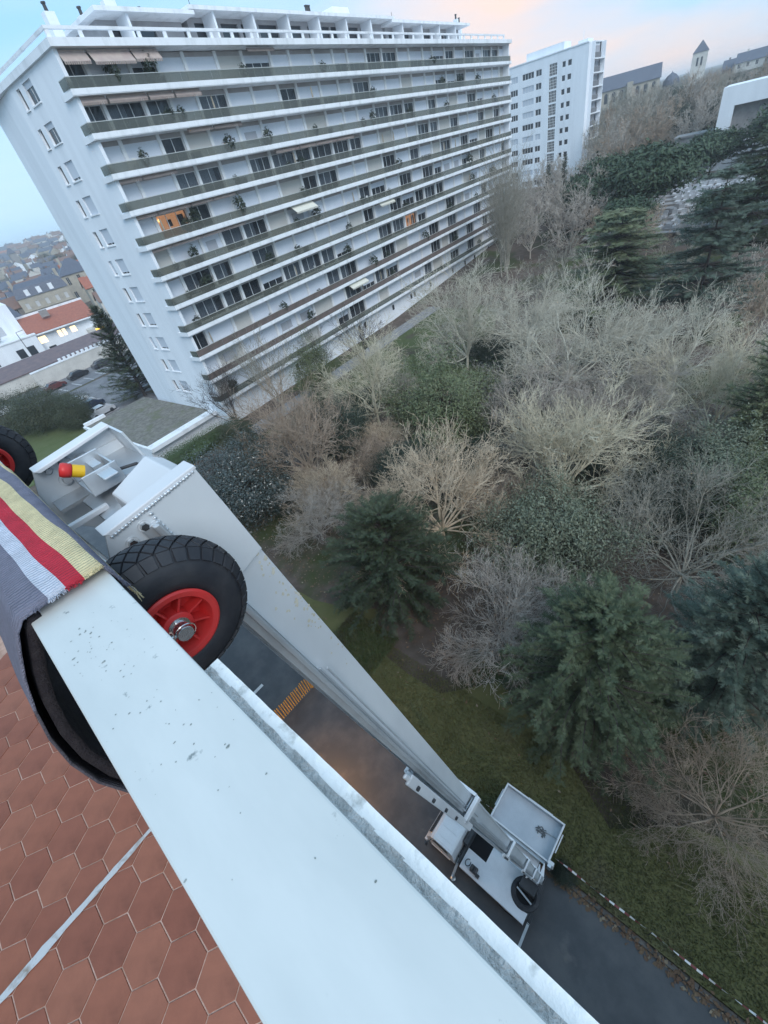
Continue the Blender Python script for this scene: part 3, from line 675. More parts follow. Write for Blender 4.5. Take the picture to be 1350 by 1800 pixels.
# ---- boom head at the parapet
hd = link('boom_head', None, truck)
Yn, Yf = 0.75, 1.19
def hp(x, y, d): return (x, y, EYE-d)
def side(y0, y1):
    m = MB(); m.ext([(0.045, EYE-0.372), (0.222, EYE-0.352), (0.240, EYE-0.46), (0.262, EYE-0.60), (0.128, EYE-0.64), (0.02, EYE-0.52), (0.02, EYE-0.43)], 'y', y0, y1); return m
side(Yn-0.011, Yn-0.0065).build('bracket_plate', ALU, hd, bevel=0.0015)
side(Yf+0.0065, Yf+0.0125).build('bracket_plate', ALU, hd, bevel=0.0015)
def flange(y0, y1):
    m = MB(); m.ext([(0.040, EYE-0.372), (0.224, EYE-0.351), (0.226, EYE-0.359), (0.050, EYE-0.381)], 'y', y0, y1); return m
flange(Yn-0.012, Yn+0.028).build('top_flange', PAINTM, hd, bevel=0.002)
flange(Yf-0.028, Yf+0.014).build('top_flange', PAINTM, hd, bevel=0.002)
b = MB(); b.ext([(0.222, EYE-0.358), (0.227, EYE-0.357), (0.252, EYE-0.50), (0.247, EYE-0.50)], 'y', 1.085, Yf+0.006); b.build('front_plate', ALU, hd)
# weld beads under the flange and along the seam
b = MB(); rw = random.Random(3)
for i in range(26):
    t_ = i/25; p = (0.05+0.165*t_, Yn-0.0125, EYE-0.3815+0.021*t_); r_ = rw.uniform(.0022, .0036)
    b.lathe([(0, -r_*1.3), (r_, -r_*.6), (r_*1.1, 0), (r_, r_*.6), (0, r_*1.3)], 6, 'x', p)
for i in range(12):
    t_ = i/11; p = (0.118+0.018*t_, Yn-0.0125, EYE-0.385-0.115*t_); r_ = rw.uniform(.002, .0034)
    b.lathe([(0, -r_*1.3), (r_, -r_*.6), (r_*1.1, 0), (r_, r_*.6), (0, r_*1.3)], 6, 'x', p)
b.build('weld_bead', METAL, hd, smooth=True)
for (x, d) in ((0.068, 0.412), (0.098, 0.398)):
    b = MB(); b.lathe([(0.0, -0.007), (0.007, -0.007), (0.008, -0.005), (0.008, 0)], 6, 'y', (x, Yn-0.0112, EYE-d)); b.lathe([(0.011, -0.0015), (0.011, 0)], 16, 'y', (x, Yn-0.0111, EYE-d)); b.build('bolt', CHROME, hd)
for (x, d, r_) in ((0.066, 0.392, .006), (0.085, 0.43, .009), (0.105, 0.392, .012)):
    b = MB(); b.lathe([(0.0, -0.012), (r_, -0.012), (r_*1.1, -0.008), (r_*1.1, 0)], 8, 'y', (x, Yf+0.0055, EYE-d)); b.lathe([(r_*1.8, -0.002), (r_*1.8, 0)], 18, 'y', (x, Yf+0.0056, EYE-d)); b.build('bolt', METAL, hd)
# cross plates, raised cover and its lip
b = MB(); b.ext([(0.075, EYE-0.455), (0.20, EYE-0.425), (0.20, EYE-0.433), (0.075, EYE-0.463)], 'y', Yn+0.001, 1.10); b.build('cross_plate', METAL, hd, bevel=0.001)
b = MB(); b.ext([(0.112, EYE-0.405), (0.205, EYE-0.372), (0.236, EYE-0.395), (0.236, EYE-0.42), (0.112, EYE-0.444)], 'y', Yn+0.03, 0.94); b.build('cover_box', PAINTM, hd, bevel=0.004)
b = MB(); b.box(-0.01, 0.10, 0.985, 0.998, EYE-0.452, EYE-0.440); b.build('cross_bar', PAINTM, hd, bevel=0.002)
b = MB(); b.box(0.03, 0.20, Yf-0.06, Yf+0.005, EYE-0.47, EYE-0.462); b.box(0.13, 0.15, Yf-0.12, Yf, EYE-0.40, EYE-0.39); b.box(0.17, 0.235, Yf-0.16, Yf, EYE-0.43, EYE-0.425); b.build('inner_rib', METAL, hd)
# emergency stop in an open bracket
es = MB(); es.box(0.092, 0.165, 1.005, 1.010, EYE-0.42, EYE-0.375); es.box(0.092, 0.165, 1.115, 1.12, EYE-0.42, EYE-0.372); es.box(0.092, 0.165, 1.010, 1.115, EYE-0.425, EYE-0.42); es.box(0.160, 0.165, 1.0101, 1.1149, EYE-0.4199, EYE-0.385); es.box(0.12, 0.15, 0.96, 1.0049, EYE-0.385, EYE-0.381)
es.build('switch_bracket', METAL, hd, bevel=0.001)
eb = link('emergency_button', None, hd, (0.112, 1.04, EYE-0.380)); eb.rotation_euler = (-0.15, -0.95, 0); eb.scale = (0.9, 0.9, 0.9)
MB().lathe([(0, 0.004), (0.0150, 0.004), (0.0150, 0.0285), (0, 0.0285)], 18).build('yellow_collar', mat('yellow_plastic', (0.70, 0.42, 0.02), 0.4), eb, smooth=False)
MB().lathe([(0.010, 0.0285), (0.0165, 0.030), (0.0175, 0.045), (0.0155, 0.051), (0, 0.053)], 20).build('red_knob', RED, eb, smooth=True)
b = MB(); b.tube((0.14, 1.03, EYE-0.40), (0.20, 1.02, EYE-0.41), 0.004, n=6); b.tube((0.20, 1.02, EYE-0.41), (0.25, 1.05, EYE-0.50), 0.004, n=6); b.build('switch_cable', DARKM, hd)
# ---- support wheels either side of the head
def make_wheel(loc, sgn=1):
    w = link('support_wheel', None, truck, loc)
    R_, Wd = 0.130, 0.086
    prof_ = [(0.060, 0.010), (0.064, 0.003), (0.078, 0.0), (0.096, 0.002), (0.106, 0.007), (0.112, 0.012)]
    t_ = MB(); full = prof_ + [(0.119, 0.017), (0.1245, 0.027), (0.1262, 0.043), (0.1245, 0.059), (0.119, 0.069), (0.112, 0.074)] + [(r_, Wd-h) for r_, h in prof_[::-1]]
    t_.lathe(full, 64, 'y'); t_.build('tyre', RUBBER, w, smooth=True)
    # tread: shoulder lugs and diamond blocks over the crown
    tr = MB(); nb = 34
    def pt(a, h, r_): return (r_*cos(a), h, r_*sin(a))
    crown = lambda h: 0.1262 + 0.0042 - ((h-0.043)/0.031)**2*0.0100
    for i in range(nb):
        a0 = 2*pi*(i+0.07)/nb; a1 = 2*pi*(i+0.93)/nb
        for s2 in (0, 1):
            f_ = (lambda h: h) if s2 == 0 else (lambda h: Wd-h)
            lo2 = [pt(a0, f_(0.0068), 0.107), pt(a1, f_(0.0068), 0.107), pt(a1, f_(0.0185), 0.118), pt(a0, f_(0.0185), 0.118)]
            hi2 = [pt(a0+.012, f_(0.0045), 0.1085), pt(a1-.012, f_(0.0045), 0.1085), pt(a1-.004, f_(0.0170), 0.1235), pt(a0+.004, f_(0.0170), 0.1235)]
            tr.prism(lo2, hi2)
    nd_, rows = 34, 4
    h0, h1 = 0.0185, 0.0675; dh = (h1-h0)/rows
    for i in range(nd_):
        for q in range(rows+1):
            ac = 2*pi*(i + (0.5 if q % 2 else 0) + 0.5)/nd_; hc = h0 + dh*q; da = 2*pi/nd_*0.44; d2 = dh*0.89
            pts = [(ac-da, hc), (ac, max(h0, hc-d2)), (ac+da, hc), (ac, min(h1, hc+d2))]
            if q in (0, rows):
                pts = [pts[0], pts[2], pts[3]] if q == 0 else [pts[0], pts[1], pts[2]]
            pts = [(a, h) for a, h in pts]
            cx_ = sum(p[0] for p in pts)/len(pts); ch_ = sum(p[1] for p in pts)/len(pts)
            top_ = [(cx_+(a-cx_)*0.93, ch_+(h-ch_)*0.93) for a, h in pts]
            tr.prism([pt(a, h, crown(h)-0.006) for a, h in pts], [pt(a, h, crown(h)) for a, h in top_])
    tr.build('tread', RUBBER, w)
    rim = MB(); rim.lathe([(0.0615, 0.010), (0.0635, 0.001), (0.0600, -0.001), (0.0520, 0.0), (0.0500, 0.003), (0.0485, 0.022), (0.044, 0.030), (0.024, 0.030), (0.0235, 0.006), (0.0205, 0.004), (0.0, 0.004)], 48, 'y')
    rim.build('rim', RED, w, smooth=True).modifiers.new('e', 'EDGE_SPLIT').split_angle = 0.6
    sp = MB()
    for i in range(8):
        a = 2*pi*(i+0.3)/8; ca, sa = cos(a), sin(a); t2 = 0.0016
        q = [(r_*ca - s3*t2*sa, h, r_*sa + s3*t2*ca) for r_, h, s3 in ((0.022, 0.030, -1), (0.022, 0.030, 1), (0.050, 0.030, 1), (0.050, 0.030, -1))]
        q2 = [(r_*ca - s3*t2*sa, h, r_*sa + s3*t2*ca) for r_, h, s3 in ((0.022, 0.009, -1), (0.022, 0.009, 1), (0.050, 0.007, 1), (0.050, 0.007, -1))]
        sp.prism(q, q2)
    sp.build('rib', RED, w)
    hb = MB(); hb.lathe([(0.0, -0.018), (0.0115, -0.018), (0.0125, -0.0165), (0.0125, 0.002), (0.0165, 0.0025), (0.0165, 0.0055), (0.0, 0.0055)], 28, 'y'); hb.build('hub', CHROME, w, smooth=True).modifiers.new('e', 'EDGE_SPLIT').split_angle = 0.6
    lp = MB(); pts = [(-0.013+0.0*i, -0.010, 0.004) for i in range(1)]
    arc = [(0.0165*cos(a), -0.0145-0.003*sin(a), 0.0165*sin(a)) for a in np.linspace(2.9, -1.9, 22)]
    for p, q in zip(arc, arc[1:]): lp.tube(p, q, 0.0011, n=6)
    lp.tube((-0.018, -0.012, 0.006), (-0.010, -0.012, 0.002), 0.0028, n=8); lp.tube((-0.016, -0.010, -0.002), (-0.016, -0.010, 0.011), 0.0024, n=8)
    lp.build('linch_pin', CHROME, w)
    return w
make_wheel((0.030, 0.556, EYE-0.472))
w2 = make_wheel((-0.018, 1.78, EYE-0.490))
b = MB(); b.tube((0.030, 0.60, EYE-0.472), (-0.018, 1.80, EYE-0.490), 0.010, n=12); b.build('wheel_axle', CHROME, truck)
# ---- chassis, deck, cab
b = MB(); b.box(2.45, 3.95, 0.9, 4.9, 0.55, 0.80); b.build('chassis', DARKM, truck)
b = MB(); b.box(2.42, 4.0, 0.95, 3.8, 0.8, 0.955); b.build('subframe', DARKM, truck)
# deck plate with the round cut-out for the turntable and the engine well
ring_c = (3.02, 1.28); pts = [(2.20, 3.62), (2.20, 0.98), (2.62, 0.98)]
for i in range(17):
    a = radians(215 - i*235/16); pts.append((ring_c[0]+0.52*cos(a), ring_c[1]+0.52*sin(a)))
pts += [(4.20, 0.98), (4.20, 2.85)]
dk = MB()
dk.ext([(2.20, 2.86), (2.20, 0.98), (2.56, 0.98)] + [(ring_c[0]+0.52*cos(radians(216-i*216/16)), ring_c[1]+0.52*sin(radians(216-i*216/16))) for i in range(1, 17)] + [(4.20, 1.28), (4.20, 2.86)], 'z', 0.96, 1.0)
dk.box(2.20, 2.93, 2.8601, 3.62, 0.96, 1.0); dk.box(3.62, 4.20, 2.8601, 3.62, 0.96, 1.0)
dk.build('deck', mat('deck_white', (0.66, 0.67, 0.70), 0.4, (0.56, 0.57, 0.60), 1.2, 0.45, 0.7), truck)
b = MB(); b.box(2.20, 2.23, 0.98, 3.62, 0.80, 0.959); b.build('deck_skirt', PAINTM, truck)
b = MB(); b.lathe([(0.33, 0.97), (0.50, 0.97), (0.51, 1.03), (0.40, 1.06), (0.33, 1.03), (0.33, 0.97)], 40, 'z', (*ring_c, 0)); b.build('turntable_ring', RUBBER, truck)
b = MB(); b.bar((3.00, 1.60, 1.08), (2.86, 0.98, 1.08), 0.05, 0.05); b.bar((3.12, 1.55, 1.10), (3.7, 1.0, 1.25), 0.08, 0.12); b.build('turntable_arm', METAL, truck)
b = MB(); b.box(3.05, 3.70, 0.98, 1.55, 1.05, 1.45); b.build('boom_pivot', DARKM, truck)
for i in range(4):
    b = MB(); z_ = 1.55+0.25*i; b.prism([(3.35+.1*i, 1.45-.13*i, z_), (3.75+.08*i, 1.45-.13*i, z_+.1), (3.55, 1.30-.13*i, z_-.12)], [(3.35+.1*i, 1.42-.13*i, z_), (3.75+.08*i, 1.42-.13*i, z_+.1), (3.55, 1.27-.13*i, z_-.12)]); b.build('pivot_gusset', PAINTM, truck)
b = MB(); b.box(3.42, 3.62, 1.0, 2.2, 1.50, 1.62); b.box(4.1, 4.2, 0.86, 0.98, 1.3, 1.75); b.build('luffing_ram', METAL, truck)
# motor and hoses on the deck
b = MB(); b.box(2.33, 2.56, 2.98, 3.22, 1.001, 1.22); b.tube((2.36, 3.0, 1.26), (2.53, 3.0, 1.26), 0.07); b.tube((2.36, 3.18, 1.25), (2.53, 3.18, 1.25), 0.06); b.box(2.30, 2.42, 2.84, 2.97, 1.001, 1.1); b.build('motor', DARKM, truck)
b = MB(); arc = [(2.50+0.13*cos(a), 3.38+0.11*sin(a), 1.03+0.02*i) for i, a in enumerate(np.linspace(0, 5.2, 14))]
for p, q in zip(arc, arc[1:]): b.tube(p, q, 0.017, n=6)
b.build('hose', DARKM, truck)
b = MB(); b.box(2.9, 3.65, 3.63, 3.82, 0.9, 1.5); b.box(2.25, 2.9, 3.66, 3.74, 0.9, 1.05); b.build('headboard', DARKM, truck)
MB().box(2.935, 3.615, 2.865, 3.615, 0.9555, 0.9595).build('engine_well_shade', mat('well_shade', (0.006, 0.006, 0.008), 0.9), truck)  # thin sheet under the opening; the hole's shade is put into its colour
MB().lathe([(0, 0.9556), (0.515, 0.9556), (0.515, 0.9596), (0, 0.9596)], 24, 'z', (*ring_c, 0)).build('turntable_well_shade', MATS['well_shade'], truck)  # round sheet inside the ring, shade likewise painted as near-black
cab = link('cab', None, truck)
prf = [(3.86, 0.55), (3.86, 1.93), (3.95, 2.03), (4.72, 2.02), (4.86, 1.90), (5.12, 1.30), (5.20, 1.05), (5.20, 0.50), (4.98, 0.45)]
def cabring(x, ins): return [(x, 4.5+(y-4.5)*ins if y > 4.9 else y, 0.5+(z-0.5)*(0.985 if ins < 1 else 1)) for y, z in prf]
cb = MB(); rings = [cabring(2.20, 0.97), cabring(2.30, 1.0), cabring(4.10, 1.0), cabring(4.20, 0.97)]
n = len(prf)
for A, B in zip(rings, rings[1:]):
    n0 = len(cb.v); cb.v += A + B
    for i in range(n): j = (i+1) % n; cb.f.append((n0+i, n0+j, n0+n+j, n0+n+i)); cb.m.append(0)
cb.poly(rings[0][::-1]); cb.poly(rings[-1])
cb.build('cab_shell', mat('cab_white', (0.72, 0.73, 0.75), 0.3, (0.66, 0.67, 0.69), 1.0), cab, bevel=0.03)
b = MB(); b.quad((2.36, 4.905, 1.865), (4.04, 4.905, 1.865), (4.04, 5.125, 1.36), (2.36, 5.125, 1.36)); b.build('windscreen', DGLASS, cab, fixn=False)
b = MB(); b.quad((2.188, 4.1, 1.35), (2.188, 4.85, 1.35), (2.188, 4.7, 1.85), (2.188, 4.1, 1.85)); b.build('side_window', DGLASS, cab, fixn=False)
b = MB()
for q in range(5): b.box(2.45+q*0.35, 2.47+q*0.35, 4.0, 4.65, 2.031, 2.04)
b.build('roof_rib', PAINTM, cab)
b = MB(); b.box(2.14, 4.26, 5.20, 5.32, 0.40, 0.62); b.build('bumper', PAINTM, cab, bevel=0.02)
for x in (2.30, 3.85):
    b = MB(); b.box(x, x+0.26, 5.195, 5.215, 0.75, 0.95); b.build('headlight', CHROME, cab)
b = MB(); b.bar((2.2, 4.85, 1.55), (1.98, 4.95, 1.55), 0.03, 0.03); b.box(1.90, 2.0, 4.93, 4.98, 1.35, 1.72); b.build('mirror', DARKM, cab)
b = MB(); b.bar((2.17, 4.95, 0.72), (2.17, 4.05, 0.78), 0.04, 0.05); b.build('side_rail', PAINTM, cab)
for x, y in ((2.22, 4.55), (3.98, 4.55), (2.22, 1.7), (3.98, 1.7)):
    w = link('road_wheel', None, truck, (x, y, 0.36))
    MB().lathe([(0.2, 0.02), (0.33, 0), (0.36, 0.04), (0.36, 0.16), (0.33, 0.20), (0.2, 0.18)], 24, 'x').build('tyre', RUBBER, w, smooth=True)
    MB().lathe([(0, 0.05), (0.2, 0.03), (0.2, 0.17), (0, 0.15)], 20, 'x').build('rim', PAINTM, w)
def outrigger(p0, p1, foot):
    o_ = link('outrigger', None, truck); b = MB(); b.bar(p0, p1, 0.09, 0.09); b.build('leg_beam', METAL, o_)
    b = MB(); b.tube((foot[0], foot[1], 0.06), (foot[0], foot[1], p1[2]+0.1), 0.035); b.lathe([(0, 0.03), (0.10, 0.02), (0.10, 0.05), (0.04, 0.08), (0, 0.08)], 16, 'z', (foot[0], foot[1], 0)); b.build('foot', METAL, o_)
outrigger((2.6, 3.80, 0.80), (1.86, 3.77, 0.35), (1.84, 3.77)); outrigger((2.4, 0.86, 0.62), (1.45, 0.84, 0.45), (1.40, 0.84)); outrigger((3.9, 3.80, 0.8), (4.25, 3.80, 0.4), (4.27, 3.80))
b = MB(); b.bar((3.70, 0.93, 0.70), (2.36, 0.86, 0.60), 0.14, 0.12); b.build('rear_beam', DARKM, truck)
b = MB(); b.box(4.2, 4.33, 0.80, 1.02, 1.2, 1.75); b.build('tail_unit', PAINTM, truck, bevel=0.02)
# ---- the load platform hanging on the outer side of the boom
tr_ = link('load_platform', None, truck)
x0, x1, y0, y1, zt_ = 4.23, 5.70, 0.98, 3.38, 1.62
TRAY = mat('tray_paint', (0.50, 0.53, 0.57), 0.45, (0.42, 0.45, 0.49), 1.6)
MB().box(x0, x1, y0, y1, 1.30, 1.33).build('platform_floor', TRAY, tr_)
for (a, b_, c, d) in ((x0, x0+.035, y0, y1), (x1-.035, x1, y0, y1), (x0+.0351, x1-.0351, y0, y0+.035), (x0+.0351, x1-.0351, y1-.035, y1)):
    MB().box(a, b_, c, d, 1.331, zt_).build('side_board', TRAY, tr_)
    MB().box(a-.012, b_+.012, c-.012, d+.012, zt_+0.0005, zt_+0.05).build('top_rail', PAINTM, tr_, bevel=0.006)
for p in ((x1+.05, y0+.5, y1-.9, 0), (x0+.5, x0+1.2, y1+.06, 1), (x0+.45, x0+1.15, y0-.06, 1)):
    b = MB()
    if p[3] == 0: b.tube((p[0], p[1], 1.52), (p[0], p[2], 1.52), 0.025)
    else: b.tube((p[0], p[2], 1.52), (p[1], p[2], 1.52), 0.025)
    b.build('grab_bar', PAINTM, tr_)
b = MB(); b.box(4.13, 4.229, 1.1, 2.9, 1.35, 1.45); b.build('carriage', METAL, tr_)
st_ = thing('strap_bundle', 'tangle of grey lashing straps with a crank bar lying in the white load platform', 'straps', (5.05, 1.62, 1.335))
b = MB(); rs = random.Random(6); p = Vector((0, 0, 0.01))
for q in range(46):
    nx_ = Vector((rs.uniform(-.16, .16), rs.uniform(-.30, .26), 0.01+rs.random()*0.04)); b.bar(p, nx_, 0.03, 0.012); p = nx_ if rs.random() < .8 else Vector((rs.uniform(-.2, .1), rs.uniform(-.3, .2), .02))
    if q % 1 == 0 and q > 15: break
b.build('strap', mat('strap_grey', (0.10, 0.105, 0.11), 0.8), st_)
b = MB(); b.tube((0.05, -0.05, 0.03), (0.12, -0.62, 0.03), 0.022); b.build('crank_bar', METAL, st_)
# ---- yellow paling fence across the road
fen = thing('paling_fence', 'fence of yellow wooden palings across the road, glowing in lamp light', 'fence', (0, 14.85, 0))
YEL = mat('yellow_wood', (0.55, 0.33, 0.08), 0.75, (0.42, 0.24, 0.06), 3, stretch=(6, 6, 1))
sl = MB().prism([(0, 0, 0.05), (0.062, 0, 0.05), (0.062, 0.02, 0.05), (0, 0.02, 0.05)], [(0, 0, 1.25), (0.062, 0, 1.25), (0.062, 0.02, 1.25), (0, 0.02, 1.25)]).mesh('paling', YEL)
for i in range(22):
    o = link('paling', sl, fen, (0.95+i*0.140, 0, 0.006)); o.rotation_euler = (random.uniform(-.03, .03), random.uniform(-.02, .02), 0)
b = MB(); b.box(0.9, 4.0, 0.021, 0.045, 0.20, 0.25); b.box(0.9, 4.0, 0.021, 0.045, 0.95, 1.0); b.build('rail', BROWNP, fen)
b = MB(); b.box(3.98, 4.06, -0.02, 0.06, 0, 1.3); b.build('post', YEL, fen)
# ---- barrier tape along the lawn
TW_ = mat('tape_white', (0.70, 0.68, 0.66), 0.5); TR_ = mat('tape_red', (0.20, 0.05, 0.05), 0.6)
def tape(name, pts, label, seed):
    t_ = thing(name, label, 'tape'); r = random.Random(seed); b = MB(); pw = MB(); cnt = 0
    for (xa, ya), (xb, yb) in zip(pts, pts[1:]):
        L_ = sqrt((xb-xa)**2+(yb-ya)**2); n = max(2, int(L_/0.16)); tw0 = r.uniform(0, 3)
        def pp(i):
            u = i/n; sag = 0.12*4*u*(1-u); x, y, z = xa+(xb-xa)*u, ya+(yb-ya)*u, 0.98-sag; a = tw0 + u*5.0
            px, py = -(yb-ya)/L_, (xb-xa)/L_
            return (x+px*0.035*cos(a), y+py*0.035*cos(a), z+0.035*sin(a)), (x-px*0.035*cos(a), y-py*0.035*cos(a), z-0.035*sin(a))
        for i in range(n):
            a, c = pp(i), pp(i+1); b.quad(a[0], c[0], c[1], a[1], cnt % 2); cnt += 1
        pw.tube((xa, ya, 0.28), (xa, ya, 1.05), 0.012, n=6)
    b.build('tape_ribbon', [TW_, TR_], t_, fixn=False); pw.build('stake', DARKM, t_)
tape('barrier_tape', [(4.66, -8.5), (4.66, -5.2), (4.68, -2.4), (4.66, 0.4), (4.65, 3.2), (4.68, 6.2), (4.66, 9.5), (4.5, 14.2)], 'red and white barrier tape strung along the lawn edge beside the road', 4)
# ================================================================== vegetation
def np_mesh(name, V, F, mats, smooth=False, mi=None):
    me = bpy.data.meshes.new(name); V = np.asarray(V, np.float32); F = np.asarray(F, np.int32); n, k = F.shape
    me.vertices.add(len(V)); me.vertices.foreach_set('co', V.ravel())
    me.loops.add(n*k); me.loops.foreach_set('vertex_index', F.ravel())
    me.polygons.add(n); me.polygons.foreach_set('loop_start', np.arange(0, n*k, k, dtype=np.int32)); me.polygons.foreach_set('loop_total', np.full(n, k, np.int32))
    for m in mats: me.materials.append(m)
    if mi is not None: me.polygons.foreach_set('material_index', np.asarray(mi, np.int32))
    if smooth: me.polygons.foreach_set('use_smooth', np.ones(n, bool))
    me.update(calc_edges=True); return me
def tubes(segs, sides):
    """segs: (N,8) p0 p1 r0 r1 -> verts, quads"""
    S = np.asarray(segs, float); P0, P1, r0, r1 = S[:, :3], S[:, 3:6], S[:, 6], S[:, 7]
    D = P1-P0; D /= np.maximum(np.linalg.norm(D, axis=1, keepdims=True), 1e-6)
    ref = np.where(np.abs(D[:, 2:3]) > 0.9, np.array([[1., 0, 0]]), np.array([[0, 0, 1.]])); A = np.cross(D, ref); A /= np.linalg.norm(A, axis=1, keepdims=True); B = np.cross(D, A)
    ang = np.arange(sides)*2*pi/sides
    ring = A[:, None, :]*np.cos(ang)[None, :, None] + B[:, None, :]*np.sin(ang)[None, :, None]
    V = np.concatenate([P0[:, None]+ring*r0[:, None, None], P1[:, None]+ring*r1[:, None, None]], 1).reshape(-1, 3)
    i = np.arange(sides); j = (i+1) % sides; q = np.stack([i, j, j+sides, i+sides], 1)
    F = (np.arange(len(S))[:, None, None]*2*sides + q[None]).reshape(-1, 4)
    return V, F
def rot_about(v, ax, a):
    return v*cos(a) + np.cross(ax, v)*sin(a) + ax*np.dot(ax, v)*(1-cos(a))
BARK = {
 'beige': mat('bark_beige', (0.66, 0.54, 0.40), 0.9, (0.46, 0.37, 0.275), 3, world=True), 'cream': mat('bark_cream', (0.68, 0.61, 0.46), 0.9, (0.47, 0.42, 0.315), 3, world=True),
 'pale': mat('bark_pale', (0.64, 0.595, 0.49), 0.9, (0.42, 0.39, 0.32), 3, world=True), 'brown': mat('bark_brown', (0.42, 0.33, 0.25), 0.9, (0.30, 0.23, 0.18), 3, world=True),
 'mauve': mat('bark_mauve', (0.50, 0.45, 0.395), 0.9, (0.34, 0.30, 0.265), 3, world=True), 'dark': mat('bark_dark', (0.075, 0.062, 0.055), 0.9, (0.05, 0.04, 0.04), 3, world=True),
 'grey': mat('bark_grey', (0.36, 0.335, 0.28), 0.9, (0.24, 0.225, 0.19), 3, world=True)}
def bare_mesh(name, seed, H, R, trunk, mains, counts, upw=0.25, wob=0.16, rt0=0.16, tip=0.010, mainang=(0.35, 1.0), straight=False):
    """leafless tree: trunk, then branches of several orders; returns (trunk mesh, crown mesh) in metres"""
    rn = np.random.RandomState(seed); thick, thin = [], []
    def grow(p, d, L, r, lvl):
        n = 5 if lvl <= 1 else (4 if lvl == 2 else 3); pts = [p]; rs = [r]; cd = d.copy(); w = wob*(1-0.12*lvl)
        for i in range(n):
            cd = cd + rn.normal(0, w, 3) + np.array([0, 0, upw*(0.5 if lvl < 2 else 0.35)/n*2]); cd /= np.linalg.norm(cd)
            pts.append(pts[-1]+cd*L/n); rs.append(max(tip, r*(1-0.72*(i+1)/n)))
        for a, b_, ra, rb_ in zip(pts, pts[1:], rs, rs[1:]): (thick if ra > 0.05 else thin).append((*a, *b_, ra, rb_))
        if lvl <= len(counts)-1:
            for c in range(counts[lvl]):
                t_ = rn.uniform(0.22, 1.0)*n if lvl else rn.uniform(0.3, 1.0)*n; q = min(int(t_), n-1); fr = t_-q
                bp = pts[q]*(1-fr)+pts[q+1]*fr; br = rs[q]*(1-fr)+rs[q+1]*fr; bd = pts[q+1]-pts[q]; bd /= np.linalg.norm(bd)
                ax = np.cross(bd, rn.normal(0, 1, 3)); ax /= np.linalg.norm(ax)+1e-9
                nd2 = rot_about(bd, ax, rn.uniform(0.35, 1.05))
                grow(bp, nd2, L*rn.uniform(0.42, 0.68)*(1.0-0.25*t_/n), max(tip, br*rn.uniform(.50, .78)), lvl+1)
    tr = []; p = np.zeros(3); p[2] = -0.3; d = np.array([0, 0, 1.]); n = 4; rr_ = rt0*1.25
    for i in range(n):
        d = d+rn.normal(0, 0.04, 3); d /= np.linalg.norm(d); q = p+d*(trunk+0.3)/n; r2 = rt0*(1.2-0.3*(i+1)/n); tr.append((*p, *q, rr_, r2)); p = q; rr_ = r2
    for k in range(mains):
        a = 2*pi*(k+rn.uniform(-.3, .3))/mains; tl = rn.uniform(*mainang); 
        if straight: tl *= 0.35
        dd = np.array([cos(a)*sin(tl), sin(a)*sin(tl), cos(tl)]); Lm = sqrt(((H-trunk)*cos(tl))**2 + (R*sin(tl))**2)*rn.uniform(.85, 1.1)
        grow(p - np.array([0, 0, rn.uniform(0, .25)*trunk*.5]), dd, Lm, rt0*rn.uniform(.5, .68), 0)
    V, F = tubes(tr, 8); tm = np_mesh('trunk', V, F, [BARK['grey']], True)
    V1, F1 = tubes(thick, 6) if thick else (np.zeros((0, 3)), np.zeros((0, 4), int)); V2, F2 = tubes(thin, 3)
    cm = np_mesh('crown', np.concatenate([V1, V2]), np.concatenate([F1, F2+len(V1)]), [BARK['grey']])
    return tm, cm
PINE_G = mat('needles_dark', (0.036, 0.050, 0.026), 0.6, (0.066, 0.084, 0.046), 1.6, 0.35, 0.65, spec=0.3, world=True)
NEEDLE = {'dark': PINE_G, 'mid': mat('needles_mid', (0.052, 0.072, 0.037), 0.6, (0.098, 0.122, 0.068), 1.3, 0.35, 0.62, spec=0.3, world=True),
 'blue': mat('needles_blue', (0.066, 0.094, 0.068), 0.6, (0.11, 0.145, 0.112), 1.3, 0.35, 0.62, spec=0.3, world=True),
 'cedar': mat('needles_cedar', (0.115, 0.135, 0.070), 0.65, (0.18, 0.205, 0.115), 0.8, 0.35, 0.62, spec=0.3, world=True),
 'far': mat('needles_far', (0.036, 0.062, 0.032), 0.7, (0.055, 0.085, 0.048), 0.5, world=True)}
